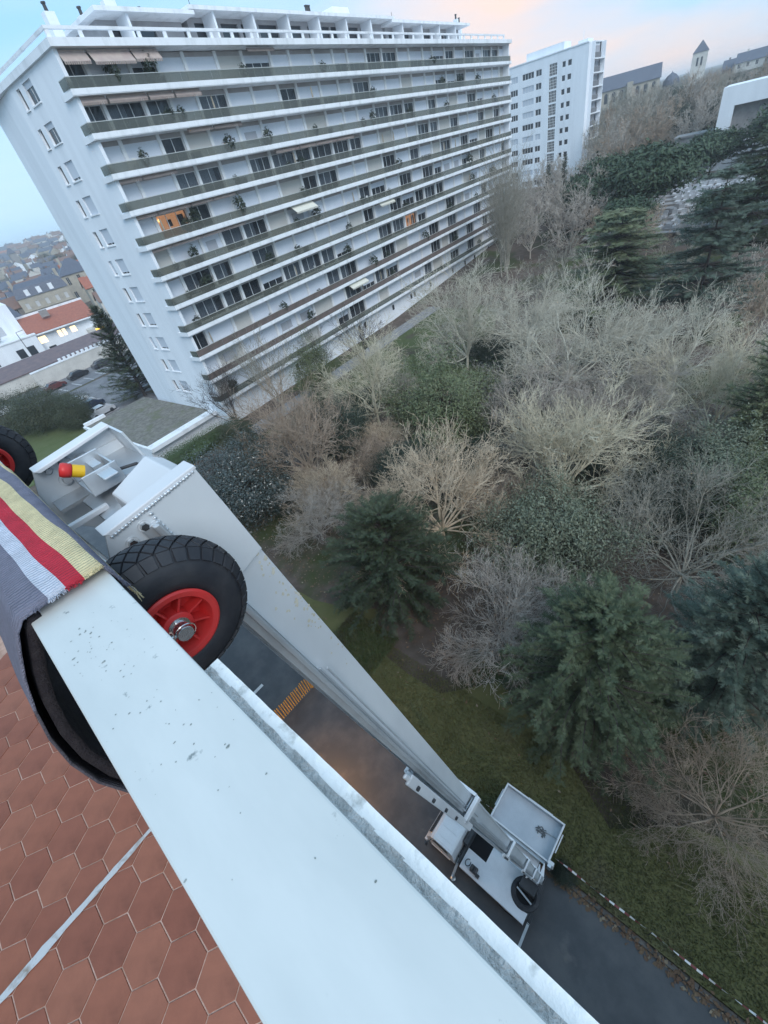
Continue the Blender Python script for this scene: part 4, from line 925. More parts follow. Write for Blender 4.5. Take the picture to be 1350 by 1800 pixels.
def fir_mesh(name, seed, H, R, nb, per, spray, droop=0.25, low=0.06, shape=0.75, flat=0.0, tiers=0):
    """conifer: whorled drooping boughs carrying feathered sprays of needles"""
    rn = np.random.RandomState(seed); limbs, base, dirs, lens, side = [], [], [], [], []
    limbs.append((0, 0, -0.3, 0, 0, H*0.5, 0.02*H, 0.012*H)); limbs.append((0, 0, H*0.5, 0, 0, H*0.98, 0.012*H, 0.01))
    for b_ in range(nb):
        u = low + (1-low)*(b_+rn.rand())/nb
        if tiers: u = low + (1-low)*(np.floor((u-low)/(1-low)*tiers)+rn.uniform(0.1, 0.45))/tiers
        L = (R*((1-u)**shape) if shape > 0 else R*(max(0.0, 1-u**2.4))**0.62*(0.8+0.2*min(1, u*4)))*rn.uniform(0.72, 1.12) + 0.12; a = rn.uniform(0, 2*pi); el0 = (0.10 + 0.9*u*(0 if flat else 1))*(1-flat) - 0.05
        n = 6; p = np.array([0, 0, H*u]); pts = [p]
        for i in range(n):
            e = el0 - droop*((i+0.5)/n)*1.4 + (0.25*((i+1)/n)**2); dv = np.array([cos(a)*cos(e), sin(a)*cos(e), sin(e)]); a += rn.normal(0, 0.16); p = p+dv*L/n; pts.append(p)
        for i in range(n): limbs.append((*pts[i], *pts[i+1], 0.016*L*(1-i/n)+0.006, 0.016*L*(1-(i+1)/n)+0.004))
        m = max(4, int(per*L/R))
        for s_ in range(m):
            t_ = (0.18+0.82*(s_+rn.rand())/m)*n; q = min(int(t_), n-1); fr = t_-q; bp = pts[q]*(1-fr)+pts[q+1]*fr; bd = pts[q+1]-pts[q]; bd /= np.linalg.norm(bd)
            hs = np.cross(bd, [0, 0, 1]); hs /= np.linalg.norm(hs)+1e-9; sg = 1 if rn.rand() < 0.5 else -1
            dd = bd*rn.uniform(0.25, 1.0) + hs*sg*rn.uniform(0.2, 1.25)*(1-0.3*t_/n) + np.array([0, 0, rn.uniform(-0.5, 0.45)*(1-flat*0.7)])
            base.append(bp); dirs.append(dd/np.linalg.norm(dd)); lens.append(spray*rn.uniform(.6, 1.25)*(1.15-0.4*t_/n)); side.append(hs)
    base, dirs, lens = np.array(base), np.array(dirs), np.array(lens)
    up_ = np.array([0, 0, 1.])+rn.normal(0, 0.35, dirs.shape); sd = np.cross(dirs, up_); sd /= np.linalg.norm(sd, axis=1, keepdims=True)+1e-9
    tris = []
    def tri(a, b2, c): tris.append(np.stack([a, b2, c], 1))
    l1 = lens[:, None]
    nf = 4
    for i in range(nf):
        o = base + dirs*l1*(0.08+0.8*i/nf); fl = l1*(0.48-0.075*i)
        for sg in (-1, 1):
            dd = dirs*0.75+sd*sg*0.75 + rn.normal(0, 0.14, dirs.shape); tipp = o+dd*fl; wv = dirs*l1*0.060
            tri(o-wv, o+wv*1.2, tipp)
    tri(base-sd*l1*0.03, base+sd*l1*0.03, base+dirs*l1*1.15)
    T = np.concatenate(tris, 0); V = T.reshape(-1, 3); F = np.arange(len(V)).reshape(-1, 3)
    cm = np_mesh('crown', V, F, [PINE_G])
    V, F = tubes(limbs, 5); tm = np_mesh('trunk', V, F, [BARK['dark']])
    return tm, cm
LEAF = {'olive': mat('leaf_olive', (0.085, 0.105, 0.045), 0.5, (0.145, 0.165, 0.085), 1.2, world=True), 'grey': mat('leaf_greygreen', (0.105, 0.125, 0.080), 0.5, (0.19, 0.21, 0.15), 1.1, world=True),
 'glossy': mat('leaf_glossy', (0.030, 0.040, 0.030), 0.24, (0.075, 0.085, 0.075), 1.4, spec=0.8, world=True), 'dark': mat('leaf_dark', (0.024, 0.038, 0.026), 0.45, (0.045, 0.060, 0.038), 1.2, world=True),
 'hedge': mat('leaf_hedge', (0.042, 0.052, 0.026), 0.55, (0.066, 0.074, 0.040), 0.8, world=True), 'green': mat('leaf_green', (0.050, 0.085, 0.030), 0.55, (0.085, 0.125, 0.050), 0.9, world=True)}
def leafy_mesh(name, seed, H, R, clumps, leaves, leaf, low=0.08, lump=0.35, box=False):
    """broad-leaved evergreen: twiggy limbs ending in clumps of separate leaves"""
    rn = np.random.RandomState(seed); cs, limbs = [], []
    ph = rn.uniform(0, 6, 8)
    limbs.append((0, 0, -0.3, 0, 0, H*0.45, 0.022*H, 0.015*H))
    for i in range(clumps):
        u = rn.uniform(-1, 1); a = rn.uniform(0, 2*pi); s_ = sqrt(1-u*u); rad = rn.uniform(0.55, 1.0)**0.5
        lumpf = 1 + lump*(0.5*sin(3*a+ph[0])+0.35*sin(5*a+4*u+ph[1])+0.4*sin(6*u+2*a+ph[2]))
        d = np.array([cos(a)*s_, sin(a)*s_, u])*rad*lumpf
        c = np.array([d[0]*R, d[1]*R, H*(0.5+low/2)+d[2]*H*(0.5-low/2)]); cs.append(c)
        if i % 4 == 0: limbs.append((0, 0, H*rn.uniform(.2, .45), *c, 0.035, 0.01))
    cs = np.array(cs); N_ = clumps*leaves; cc = np.repeat(cs, leaves, 0); csize = R*0.16*rn.uniform(.6, 1.3, (clumps, 1)).repeat(leaves, 0)
    P = cc + rn.normal(0, 1, (N_, 3))*csize*np.array([1, 1, 0.6])
    P[:, 2] = np.maximum(P[:, 2], 0.1)
    outw = P-np.array([0, 0, H*0.4]); outw /= np.linalg.norm(outw, axis=1, keepdims=True); nr = outw*0.6 + np.array([0, 0, 0.5]) + rn.normal(0, 0.55, (N_, 3)); nr /= np.linalg.norm(nr, axis=1, keepdims=True)
    t1 = np.cross(nr, rn.normal(0, 1, (N_, 3))); t1 /= np.linalg.norm(t1, axis=1, keepdims=True)+1e-9; t2 = np.cross(nr, t1)
    l = leaf*rn.uniform(.6, 1.3, (N_, 1)); V = np.stack([P-t1*l, P+t2*l*0.42, P+t1*l, P-t2*l*0.42], 1).reshape(-1, 3); F = np.arange(N_*4).reshape(-1, 4)
    cm = np_mesh('crown', V, F, [LEAF['dark']]); V, F = tubes(limbs, 5); tm = np_mesh('trunk', V, F, [BARK['dark']]); return tm, cm
def setmat(o, m):
    o.material_slots[0].link = 'OBJECT'; o.material_slots[0].material = m
def plant(proto, name, label, cat, x, y, scale=1.0, rot=0.0, crown=None, bark=None, group=None, z=None, cname='crown'):
    t = thing(name, label, cat, (x, y, hgt(x, y) if z is None else z), rot, group); t.scale = scale if isinstance(scale, tuple) else (scale,)*3
    a = link('trunk', proto[0], t); c = link(cname, proto[1], t)
    if crown: setmat(c, crown)
    if bark: setmat(a, bark)
    return t
# prototypes (H about 10 m, R about 5 m); scaled per tree
pollA = bare_mesh('pollardA', 11, 9.0, 5.4, 1.6, 20, (10, 7, 4), upw=0.28, wob=0.13, rt0=0.17, tip=0.0105, mainang=(0.1, 1.5))
pollB = bare_mesh('pollardB', 12, 9.0, 5.6, 1.6, 18, (10, 7, 4), upw=0.24, wob=0.15, rt0=0.17, tip=0.0105, mainang=(0.15, 1.5))
bigA = bare_mesh('bigA', 13, 12, 7.0, 3.0, 11, (10, 9, 5), upw=0.20, wob=0.16, rt0=0.20, tip=0.0115, mainang=(0.15, 1.4))
bigB = bare_mesh('bigB', 14, 12, 6.5, 2.5, 10, (10, 9, 5), upw=0.16, wob=0.19, rt0=0.20, tip=0.0115, mainang=(0.15, 1.4))
shrubA = bare_mesh('shrubA', 15, 5.5, 4.2, 0.6, 20, (8, 7, 5), upw=0.10, wob=0.14, rt0=0.08, tip=0.007, mainang=(0.2, 1.35))
crook = bare_mesh('crook', 16, 7.5, 5.0, 1.8, 18, (9, 8, 5), upw=0.08, wob=0.21, rt0=0.10, tip=0.006, mainang=(0.15, 1.45))
slim = bare_mesh('slim', 17, 9.0, 3.2, 1.5, 7, (7, 6, 3), upw=0.5, wob=0.12, rt0=0.12, tip=0.011, mainang=(0.1, 0.75))
poplar = bare_mesh('poplar', 18, 17, 2.2, 1.0, 10, (9, 3, 2), upw=0.7, wob=0.05, rt0=0.20, tip=0.016, mainang=(0.1, 0.45), straight=True)
farw = bare_mesh('farw', 19, 11, 5.5, 2.0, 8, (6, 5, 4), upw=0.3, wob=0.2, rt0=0.2, tip=0.035, mainang=(0.2, 1.2))
firA = fir_mesh('firA', 21, 7.2, 4.0, 300, 78, 0.40, droop=0.40, shape=-1)
firB = fir_mesh('firB', 22, 9.4, 4.1, 300, 88, 0.40, droop=0.5, shape=-1)
firC = fir_mesh('firC', 23, 9.6, 3.4, 230, 66, 0.44, droop=0.5, shape=-1)
cedar = fir_mesh('cedar', 24, 13, 7.5, 190, 60, 0.85, droop=0.12, low=0.22, shape=0.5, flat=0.85, tiers=8)
conD = fir_mesh('conD', 26, 14, 5.2, 210, 30, 0.9, droop=0.15, low=0.03, shape=0.75)
spruce = fir_mesh('spruce', 25, 14, 2.2, 120, 14, 0.8, droop=0.3, shape=0.9)
bushA = leafy_mesh('bushA', 31, 6.5, 3.6, 520, 64, 0.085)
bushB = leafy_mesh('bushB', 32, 6.5, 3.4, 420, 64, 0.085, lump=0.5)
bushC = leafy_mesh('bushC', 33, 4.5, 4.2, 560, 60, 0.09, lump=0.45)
pine_um = leafy_mesh('pine_um', 34, 12, 7.0, 300, 30, 0.45, low=0.45, lump=0.25)
k_ = dict(cat='tree')
def T(proto, name, label, x, y, s=1.0, rot=0.0, m=None, bk=None, z=None, group=None, cat='tree', cname='crown'):
    return plant(proto, name, label, cat, x, y, s, rot, m, bk or (m if proto[1].materials[0] == BARK['grey'] else None), group, z, cname)
# ---- leafless trees of the courtyard
T(pollA, 'bare_tree', 'dense beige leafless tree with a rounded brush of twigs just behind the dark fir', 17.6, 14.8, 0.88, 0.3, BARK['beige'])
T(pollB, 'bare_tree', 'brownish leafless tree with upswept branches in front of the lowest balconies', 18.4, 30.4, 0.98, 1.2, BARK['brown'])
T(pollB, 'bare_tree', 'cream leafless tree whose pale branches fan out in the middle of the courtyard', 25.2, 9.2, 0.92, 2.2, BARK['cream'])
T(bigA, 'bare_tree', 'largest pale grey leafless tree, spreading over the centre right of the grove', 39.0, 14.4, 0.94, 0.0, BARK['pale'])
T(bigB, 'bare_tree', 'pale leafless tree with twisted limbs in front of the far half of the block', 44.0, 29.0, 0.86, 0.8, BARK['pale'])
T(shrubA, 'bare_tree', 'low mauve-grey leafless tree seen from above between the two nearest conifers', 11.9, 6.6, (0.90, 0.90, 1.05), 0.5, BARK['mauve'])
T(crook, 'bare_tree', 'olive-brown leafless tree with crooked boughs over bare red soil at the right', 20.2, 0.6, 0.95, 1.9, BARK['grey'])
T(crook, 'bare_tree', 'grey crooked leafless tree overhanging the lawn at the lower right corner', 9.4, -3.1, (0.60, 0.60, 0.55), 0.4, BARK['brown'])
T(bigB, 'bare_tree', 'thin-branched whitish leafless tree beside the olive evergreen near the block', 29.2, 31.0, 0.72, 2.6, BARK['cream'])
T(slim, 'bare_tree', 'small dark leafless tree standing before the foot of the white end wall', 21.6, 47.6, 0.80, 0.2, BARK['dark'])
T(slim, 'bare_tree', 'upright grey-brown leafless tree before the left end of the lowest balconies', 27.2, 45.6, 0.98, 1.5, BARK['grey'])
T(slim, 'bare_tree', 'slender dark leafless tree on the strip of lawn by the long block', 40.0, 43.0, 0.82, 2.4, BARK['dark'])
T(slim, 'bare_tree', 'second slender dark leafless tree by the long block, nearer the left', 34.0, 44.0, 0.76, 0.9, BARK['dark'])
T(bigA, 'bare_tree', 'pale leafless tree in the second row left of the largest one', 49.0, 24.0, 0.72, 2.0, BARK['pale'])
T(bigA, 'bare_tree', 'pale silvery leafless tree right of the largest one, below the dark cedar', 44.0, 7.0, 0.72, 4.0, BARK['pale'])
T(bigB, 'bare_tree', 'greenish-grey leafless tree near the right edge of the picture', 36.0, 2.6, 0.66, 1.1, BARK['cream'])
T(crook, 'bare_tree', 'low grey tangle of leafless branches below the largest pale tree', 33.0, 7.6, 0.95, 3.0, BARK['mauve'])
T(shrubA, 'bare_shrub', 'reddish-brown leafless thicket beside the metal boom, left of the dark fir', 13.4, 24.0, (0.82, 0.82, 0.75), 0.9, BARK['mauve'], cat='shrub')
T(shrubA, 'bare_shrub', 'beige leafless bush behind the reddish thicket by the boom', 15.8, 25.0, (0.7, 0.7, 0.85), 2.9, BARK['beige'], cat='shrub')
T(pollA, 'bare_tree', 'rust-grey leafless tree behind the cream tree, under the pale canopy', 31.0, 13.5, 0.8, 3.4, BARK['mauve'])
for i, (x, y, s_) in enumerate(((80.5, 44.0, 0.72), (83.0, 44.6, 0.80), (78.0, 41.6, 0.66), (87.0, 46.0, 0.78))):
    T(poplar, 'poplar', ['tall narrow leafless poplar, second from the left before the far end of the block', 'tallest leafless poplar, in the middle of the row by the far end of the block', 'leftmost and nearest narrow leafless poplar before the far end of the block', 'rearmost narrow leafless poplar, overlapping the far corner of the block'][i], x, y, s_, i*1.3, BARK['grey'], group='row of bare poplars by the block')
for i, (x, y, s_) in enumerate(((96, 40, 0.75), (103, 43, 0.8), (100, 36, 0.72), (109, 38, 0.75), (92, 36, 0.7), (115, 44, 0.7), (90, 43, 0.7))):
    T(farw, 'bare_tree', 'mauve leafless tree in the purple-grey thicket below the tower block', x, y, s_, i*0.9, BARK['mauve'], group='purple-grey thicket below the tower')
# ---- evergreens
T(firA, 'fir_tree', 'dark green fir right beside the metal boom, in the centre', 12.3, 15.0, (1.12, 1.12, 0.95), 0.0, NEEDLE['dark'])
T(firB, 'fir_tree', 'big green conifer with drooping sprays just beyond the lawn and load platform', 10.9, 2.1, (0.95, 0.95, 0.92), 0.6, NEEDLE['mid'])
T(firC, 'fir_tree', 'blue-green conifer at the right edge, next to the big drooping one', 14.6, -2.2, (0.95, 0.95, 0.95), 1.7, NEEDLE['blue'])
T(bushC, 'evergreen_tree', 'grey-green evergreen with a domed crown behind the mauve leafless tree', 19.0, 7.6, (0.86, 0.86, 1.25), 0.2, LEAF['grey'])
T(cedar, 'cedar_tree', 'pale green cedar with flat layered boughs above the leafless grove', 62.5, 18.6, (1.15, 1.15, 1.0), 0.4, NEEDLE['cedar'])
T(cedar, 'cedar_tree', 'tall dark cedar in front of the terraced cemetery', 59.0, 8.8, (0.85, 0.85, 1.25), 2.0, NEEDLE['blue'])
T(cedar, 'cedar_tree', 'very dark cedar at the right edge beside the cemetery', 78.0, 8.2, (0.9, 0.9, 1.2), 3.1, NEEDLE['dark'])
T(firC, 'fir_tree', 'fresh green conifer half cut off by the right edge of the picture', 32.6, -0.6, (0.95, 0.95, 1.2), 2.2, NEEDLE['cedar'])
T(bushA, 'evergreen_shrub', 'glossy-leaved evergreen with silvery highlights left of the boom', 12.6, 32.6, (1.2, 1.2, 1.05), 0.4, LEAF['glossy'], cat='shrub')
T(bushB, 'evergreen_tree', 'olive-green evergreen in the middle of the leafless trees', 28.6, 21.8, (1.2, 1.2, 1.3), 0.8, LEAF['olive'])
T(bushB, 'evergreen_tree', 'narrow dark olive evergreen before the lowest balcony', 31.4, 43.0, (0.65, 0.65, 1.2), 2.0, LEAF['olive'])
T(bushA, 'evergreen_shrub', 'dark evergreen shrub under the cream leafless tree, to its right', 28.6, 3.4, (0.65, 0.65, 0.8), 1.0, LEAF['dark'], cat='shrub')
T(bushB, 'evergreen_shrub', 'bluish evergreen shrub at the right below the green conifer', 27.6, 0.6, (0.9, 0.9, 0.95), 2.6, LEAF['grey'], cat='shrub')
T(bushC, 'evergreen_shrub', 'near-black evergreen shrub behind the grey-green dome', 24.6, 3.6, (0.55, 0.55, 0.8), 0.3, LEAF['dark'], cat='shrub')
T(bushC, 'evergreen_shrub', 'small dark shrub beside the white edge of the garage roof', 19.6, 44.6, (0.42, 0.42, 0.75), 0.5, LEAF['hedge'], cat='shrub')
T(bushC, 'evergreen_shrub', 'dark green shrub under the whitish leafless tree', 27.4, 34.4, (0.75, 0.75, 0.9), 1.5, LEAF['dark'], cat='shrub')
T(bushA, 'evergreen_shrub', 'dark evergreen between the brownish leafless tree and the olive one', 23.4, 31.0, (0.8, 0.8, 0.85), 2.5, LEAF['dark'], cat='shrub')
T(bushC, 'evergreen_shrub', 'low dark shrub left of the cream leafless tree', 26.8, 16.2, (0.5, 0.5, 0.7), 2.0, LEAF['dark'], cat='shrub')
T(bushA, 'evergreen_shrub', 'dark bush in the gap behind the beige brush-like tree', 21.6, 20.5, (0.7, 0.7, 0.7), 4.0, LEAF['dark'], cat='shrub')
T(pine_um, 'umbrella_pine', 'dark umbrella pine with a domed crown below the church', 106, 27.6, 0.95, 0.0, NEEDLE['far'])
T(pine_um, 'umbrella_pine', 'smaller dark pine right of the tower block foot', 114, 38.5, (0.7, 0.7, 0.85), 1.4, NEEDLE['far'])
T(pine_um, 'umbrella_pine', 'dark pine between the tower foot and the umbrella pine', 122, 34.0, (0.75, 0.75, 0.8), 3.0, NEEDLE['dark'])
T(pine_um, 'umbrella_pine', 'dark round evergreen left of the cemetery, under the pines', 92, 27.0, (0.55, 0.55, 0.6), 2.0, NEEDLE['far'])
T(spruce, 'spruce_tree', 'left of two dark pointed spruces before the tower block', 113, 50.0, 0.80, 0.0, NEEDLE['dark'])
T(spruce, 'spruce_tree', 'right of two dark pointed spruces before the tower block', 114, 47.0, 0.86, 1.0, NEEDLE['dark'])
for i, (x, y, s_) in enumerate(((98, 5, .8), (104, -2, .9), (95, 13.5, .55), (134, 17, .75), (138, 12, .9), (112, 3, .8), (136, 24, .7))):
    T(cedar if i % 2 else pine_um, 'evergreen_tree', 'dark evergreen among those around the terraced cemetery', x, y, s_, i*1.1, NEEDLE['far'], group='evergreens round the cemetery')
# car-park side
T(conD, 'conifer', 'dark spreading conifer beside the car park at the foot of the white end wall', 22.8, 79.0, (1.1, 1.1, 1.0), 0.4, NEEDLE['dark'])
for i, (x, y, s_) in enumerate(((6.2, 90.0, (1.15, 1.0, 0.95)), (9.6, 84.5, (1.0, 1.1, 0.95)), (12.0, 79.2, (0.75, 0.9, 0.8)))):
    T(bushA, 'clipped_bush', ['far end of the row of big dark bushes by the parked cars', 'middle one of the three big dark bushes by the parked cars', 'near end of the row of big dark bushes by the parked cars'][i], x, y, s_, i*1.3, LEAF['hedge'], cat='bush')
T(bushC, 'hedge', 'clipped green hedge along the white edge of the garage wing', 15.2, 49.0, (1.25, 0.40, 0.42), 0.08, LEAF['green'], cat='hedge')
T(bushA, 'evergreen_tree', 'green evergreen mass at the right edge between the crooked tree and the green conifer', 25.6, -2.2, (0.9, 0.9, 1.0), 3.0, LEAF['olive'])
T(firC, 'fir_tree', 'mid-green conifer right of the largest pale tree, partly cut by the picture edge', 38.5, -1.6, (1.1, 1.1, 1.0), 0.9, NEEDLE['mid'])
T(pine_um, 'umbrella_pine', 'broad dark evergreen in front of the tower foot, right of the spruces', 104, 38.5, (0.6, 0.6, 0.75), 0.7, NEEDLE['far'])
for i, (x, y, s_, m_) in enumerate(((22, 12.5, .75, 'brown'), (27.5, 12.6, .7, 'mauve'), (33, 20, .85, 'grey'), (36.5, 23, .8, 'mauve'), (21.5, 25.5, .8, 'brown'), (25, 27, .7, 'beige'), (41, 9, .9, 'grey'), (31, 3.5, .7, 'brown'), (22, -3, .8, 'mauve'), (17.2, 20.5, .6, 'brown'), (36, 34, .8, 'grey'), (23.5, 37, .75, 'mauve'), (46, 18, .9, 'mauve'), (35, 9.5, .8, 'brown'), (17, 25.5, .6, 'grey'), (32, 26, .8, 'beige'), (52, 12, .9, 'grey'), (48, 33, .8, 'mauve'))):
    T(shrubA, 'undergrowth_shrub', 'leafless %s shrub of the undergrowth between the courtyard trees' % {'brown': 'brown', 'mauve': 'mauve-grey', 'grey': 'grey', 'beige': 'beige'}[m_], x, y, (s_, s_, s_*.8), i*1.7, BARK[m_], cat='shrub', group='undergrowth between the courtyard trees')
for i, (x, y, s_) in enumerate(((66, 5, .5), (70, 14, .55), (57, 3.5, .5), (71, 25, .55), (75, 31, .55), (88, 22, .5), (84, 15, .5), (66, 30, .5), (90, 31, .55), (96, 25, .45))):
    T(farw, 'bare_tree', 'short leafless tree between the cedars and the courtyard grove', x, y, s_, i*1.1, BARK[['mauve', 'grey', 'brown'][i % 3]], group='short bare trees among the cedars')
for i, (x, y, s_) in enumerate(((22, 22.5, .6), (34.5, 16.5, .7), (36.5, 11.5, .7), (41, 20.5, .75), (30.5, 9.5, .55), (45, 12.5, .8), (47.5, 27, .7), (24, 17, .5), (15.5, 28.5, .5), (33, 28, .6))):
    T(bushC, 'evergreen_shrub', 'low dark evergreen shrub under the leafless crowns of the courtyard', x, y, (s_, s_, s_*1.1), i*1.4, LEAF['dark'], cat='shrub', group='dark shrubs under the leafless crowns')
# fallen leaves and litter under the trees
rn = np.random.RandomState(77); n = 26000
px = rn.uniform(7.0, 46, n); py = rn.uniform(-9, 40, n); keep = rn.rand(n) < np.where(px < 9, 0.12, 1.0); px, py = np.concatenate([px[keep], rn.normal(4.28, .10, 1500)]), np.concatenate([py[keep], rn.uniform(-8, 14, 1500)]); n = len(px)
P = np.stack([px, py, np.where(px < 4.5, np.where(px < 4.34, 0.012, 0.12), np.where(px < 8.4, 0.31, 0.27))+rn.uniform(0, .03, n)], 1); a = rn.uniform(0, 6.28, n); l = rn.uniform(.03, .10, n)[:, None]
t1 = np.stack([np.cos(a), np.sin(a), rn.uniform(-.4, .4, n)], 1)*l; t2 = np.stack([-np.sin(a), np.cos(a), rn.uniform(-.4, .4, n)], 1)*l*0.6
V = np.stack([P-t1, P+t2, P+t1, P-t2], 1).reshape(-1, 3); F = np.arange(n*4).reshape(-1, 4)
lit_ = np_mesh('fallen_leaves', V, F, [mat('dead_leaf', (0.13, 0.075, 0.05), 0.9, (0.19, 0.13, 0.08), 3, world=True), mat('dead_leaf_pale', (0.26, 0.21, 0.15), 0.9)], mi=(rn.rand(n) < 0.12).astype(int))
tag(link('fallen_leaves', lit_), 'brown fallen leaves scattered over the soil under the trees', 'leaves', kind='stuff')
# grass blades on the lawn strip and by the block
def blades(name, label, n, x0, x1, y0, y1, z, h, m, seed, inside=None):
    r = np.random.RandomState(seed); X = r.uniform(x0, x1, n); Y = r.uniform(y0, y1, n)
    if inside is not None: kk = inside(X, Y); X, Y = X[kk], Y[kk]; n = len(X)
    hh = r.uniform(.4, 1.2, n)*h; a = r.uniform(0, 6.28, n); w = 0.012+0.02*r.rand(n); B = np.stack([X, Y, np.full(n, z)], 1); s_ = np.stack([np.cos(a)*w, np.sin(a)*w, 0*a], 1)
    tp = B+np.stack([r.normal(0, .5, n)*hh, r.normal(0, .5, n)*hh, hh], 1); V = np.stack([B-s_, B+s_, tp], 1).reshape(-1, 3)
    me = np_mesh(name, V, np.arange(n*3).reshape(-1, 3), [m]); tag(link(name, me), label, 'grass', kind='stuff')
blades('grass_blades', 'short olive grass of the lawn beside the road', 60000, 4.52, 8.6, -12, 13, 0.29, 0.09, GRASS, 5)
blades('tall_grass', 'tuft of greener rank grass beside the boom, by the dark fir', 9000, 5.0, 9.2, 12.3, 16.2, 0.31, 0.22, GRASSG, 6)
# ================================================================== car park and town behind the block
def car_mesh_set():
    pts = [(-2.05, .30), (-2.08, .62), (-1.95, .92), (-1.45, 1.02), (-0.85, 1.44), (0.55, 1.46), (1.25, 1.04), (1.95, .86), (2.08, .55), (2.05, .28)]
    def ring(y, s_): return [(x*(1-0.03*s_), y*(1-0.16*max(0, (z-.95)/.5)), z-0.02*s_) for x, z in pts]
    b = MB(); R_ = [ring(-.86, 1), ring(-.80, 0), ring(.80, 0), ring(.86, 1)]; n = len(pts)
    for A, B in zip(R_, R_[1:]):
        n0 = len(b.v); b.v += A+B
        for i in range(n): j = (i+1) % n; b.f.append((n0+i, n0+j, n0+n+j, n0+n+i)); b.m.append(0)
    b.poly(R_[0]); b.poly(R_[-1][::-1]); body = b.mesh('body', PAINTM)
    g = MB(); 
    g.quad((1.22, -.66, 1.075), (1.22, .66, 1.075), (0.60, .60, 1.455), (0.60, -.60, 1.455)); g.quad((-1.40, .66, 1.075), (-1.40, -.66, 1.075), (-0.90, -.60, 1.43), (-0.90, .60, 1.43))
    for s_ in (-1, 1): g.quad((-1.15, s_*.825, 1.04), (1.0, s_*.825, 1.04), (0.5, s_*.735, 1.40), (-0.75, s_*.735, 1.40))
    glass = g.mesh('window_glass', DGLASS)
    wh = MB().lathe([(0.18, -.10), (0.29, -.10), (0.32, -.06), (0.32, .06), (0.29, .10), (0.18, .10), (0, .09), (0, -.09), (0.18, -.10)], 16, 'y').mesh('wheel', RUBBER)
    li = MB().box(-.04, .04, -.18, .18, -.07, .07).mesh('headlight', CHROME)
    return body, glass, wh, li
CARM = car_mesh_set()
def car(x, y, rz, label, col, name):
    t = thing('parked_car', label, 'car', (x, y, 0.03), rz); b = link('body', CARM[0], t)
    setmat(b, mat('paint_'+name, col, 0.25, coat=0.5)); link('window_glass', CARM[1], t)
    for wx in (-1.28, 1.30):
        for wy in (-.78, .78): link('wheel', CARM[2], t, (wx, wy, 0.32))
    for wy in (-.58, .58): link('headlight', CARM[3], t, (2.02, wy, 0.68))
car(15.7, 79.8, 0.12, 'silver grey car parked nearest the garage roof', (0.42, 0.43, 0.45), 'silver')
car(16.0, 85.4, 0.14, 'dark navy car parked between the silver car and a lighter one', (0.03, 0.04, 0.07), 'navy')
car(15.6, 88.4, 0.12, 'light grey car parked behind the navy car, by the bushes', (0.40, 0.42, 0.45), 'grey')
car(15.4, 91.4, 0.10, 'white car parked farthest along the row by the bushes', (0.65, 0.66, 0.68), 'white')
car(16.8, 109.0, 0.15, 'dark red car parked along the street wall', (0.11, 0.03, 0.03), 'wine')
car(22.0, 110.6, 0.15, 'black car parked along the street wall, in front of the red one', (0.02, 0.02, 0.025), 'black')
car(6.6, 106.6, 0.15, 'white car on the street at the left edge of the picture', (0.66, 0.67, 0.69), 'white2')
car(27.5, 111.6, 0.15, 'dark car half hidden by the conifer on the street', (0.05, 0.05, 0.06), 'coal')
def house(x, y, w, d, h, rh, rz, wall, roof, label, group=None, name='house', z=None, win=0, parts=True, hip=0.0, chim=True, storeys=2):
    t = thing(name, label, 'house', (x, y, hgt(x, y) if z is None else z), rz, group)
    hl = []
    if win:
        for s_ in range(storeys):
            for i in range(win):
                u = w*(i+0.5)/win; hl.append((u-.55, u+.55, h*(s_+.30)/storeys, h*(s_+.82)/storeys))
    b = MB(); holed(b, (-w/2, -d/2), (1, 0), (0, -1), w, -1, h, hl, 0.18)
    b.quad((w/2, -d/2, -1), (w/2, d/2, -1), (w/2, d/2, h), (w/2, -d/2, h)); b.quad((-w/2, d/2, -1), (-w/2, -d/2, -1), (-w/2, -d/2, h), (-w/2, d/2, h)); b.quad((w/2, d/2, -1), (-w/2, d/2, -1), (-w/2, d/2, h), (w/2, d/2, h))
    if not hip: b.poly([(w/2, -d/2, h), (w/2, d/2, h), (w/2, 0, h+rh)]); b.poly([(-w/2, -d/2, h), (-w/2, d/2, h), (-w/2, 0, h+rh)])
    b.build('wall', wall, t, fixn=False)
    e = 0.35; r = MB(); hx = w/2-hip; q = rh*e/(d/2)
    for s_ in (-1, 1): r.prism([(-w/2-e, s_*(d/2+e), h-q), (w/2+e, s_*(d/2+e), h-q), (hx+(e if not hip else 0), 0, h+rh), (-hx-(e if not hip else 0), 0, h+rh)], [(-w/2-e, s_*(d/2+e), h-q+.18), (w/2+e, s_*(d/2+e), h-q+.18), (hx+(e if not hip else 0), 0, h+rh+.18), (-hx-(e if not hip else 0), 0, h+rh+.18)])
    if hip:
        for s_ in (-1, 1): r.prism([(s_*(w/2+e), -d/2-e, h-q), (s_*(w/2+e), d/2+e, h-q), (s_*hx, 0, h+rh)], [(s_*(w/2+e), -d/2-e, h-q+.17), (s_*(w/2+e), d/2+e, h-q+.17), (s_*hx, 0, h+rh+.17)])
    rf = r.build('roof', roof, t)
    if chim: MB().box(-w*.3, -w*.3+.9, -.3, .4, h+rh*.4, h+rh+1.0).build('chimney', wall, rf)
    for i, a in enumerate(hl):
        wn = link('window', MB().box(0, a[1]-a[0], .12, .15, 0, a[3]-a[2]).mesh('window', DGLASS), t, (-w/2+a[0], -d/2, a[2]))
        MB().box((a[1]-a[0])/2-.04, (a[1]-a[0])/2+.04, .08, .118, 0, a[3]-a[2]).build('glazing_bar', FRAME, wn)
    return t
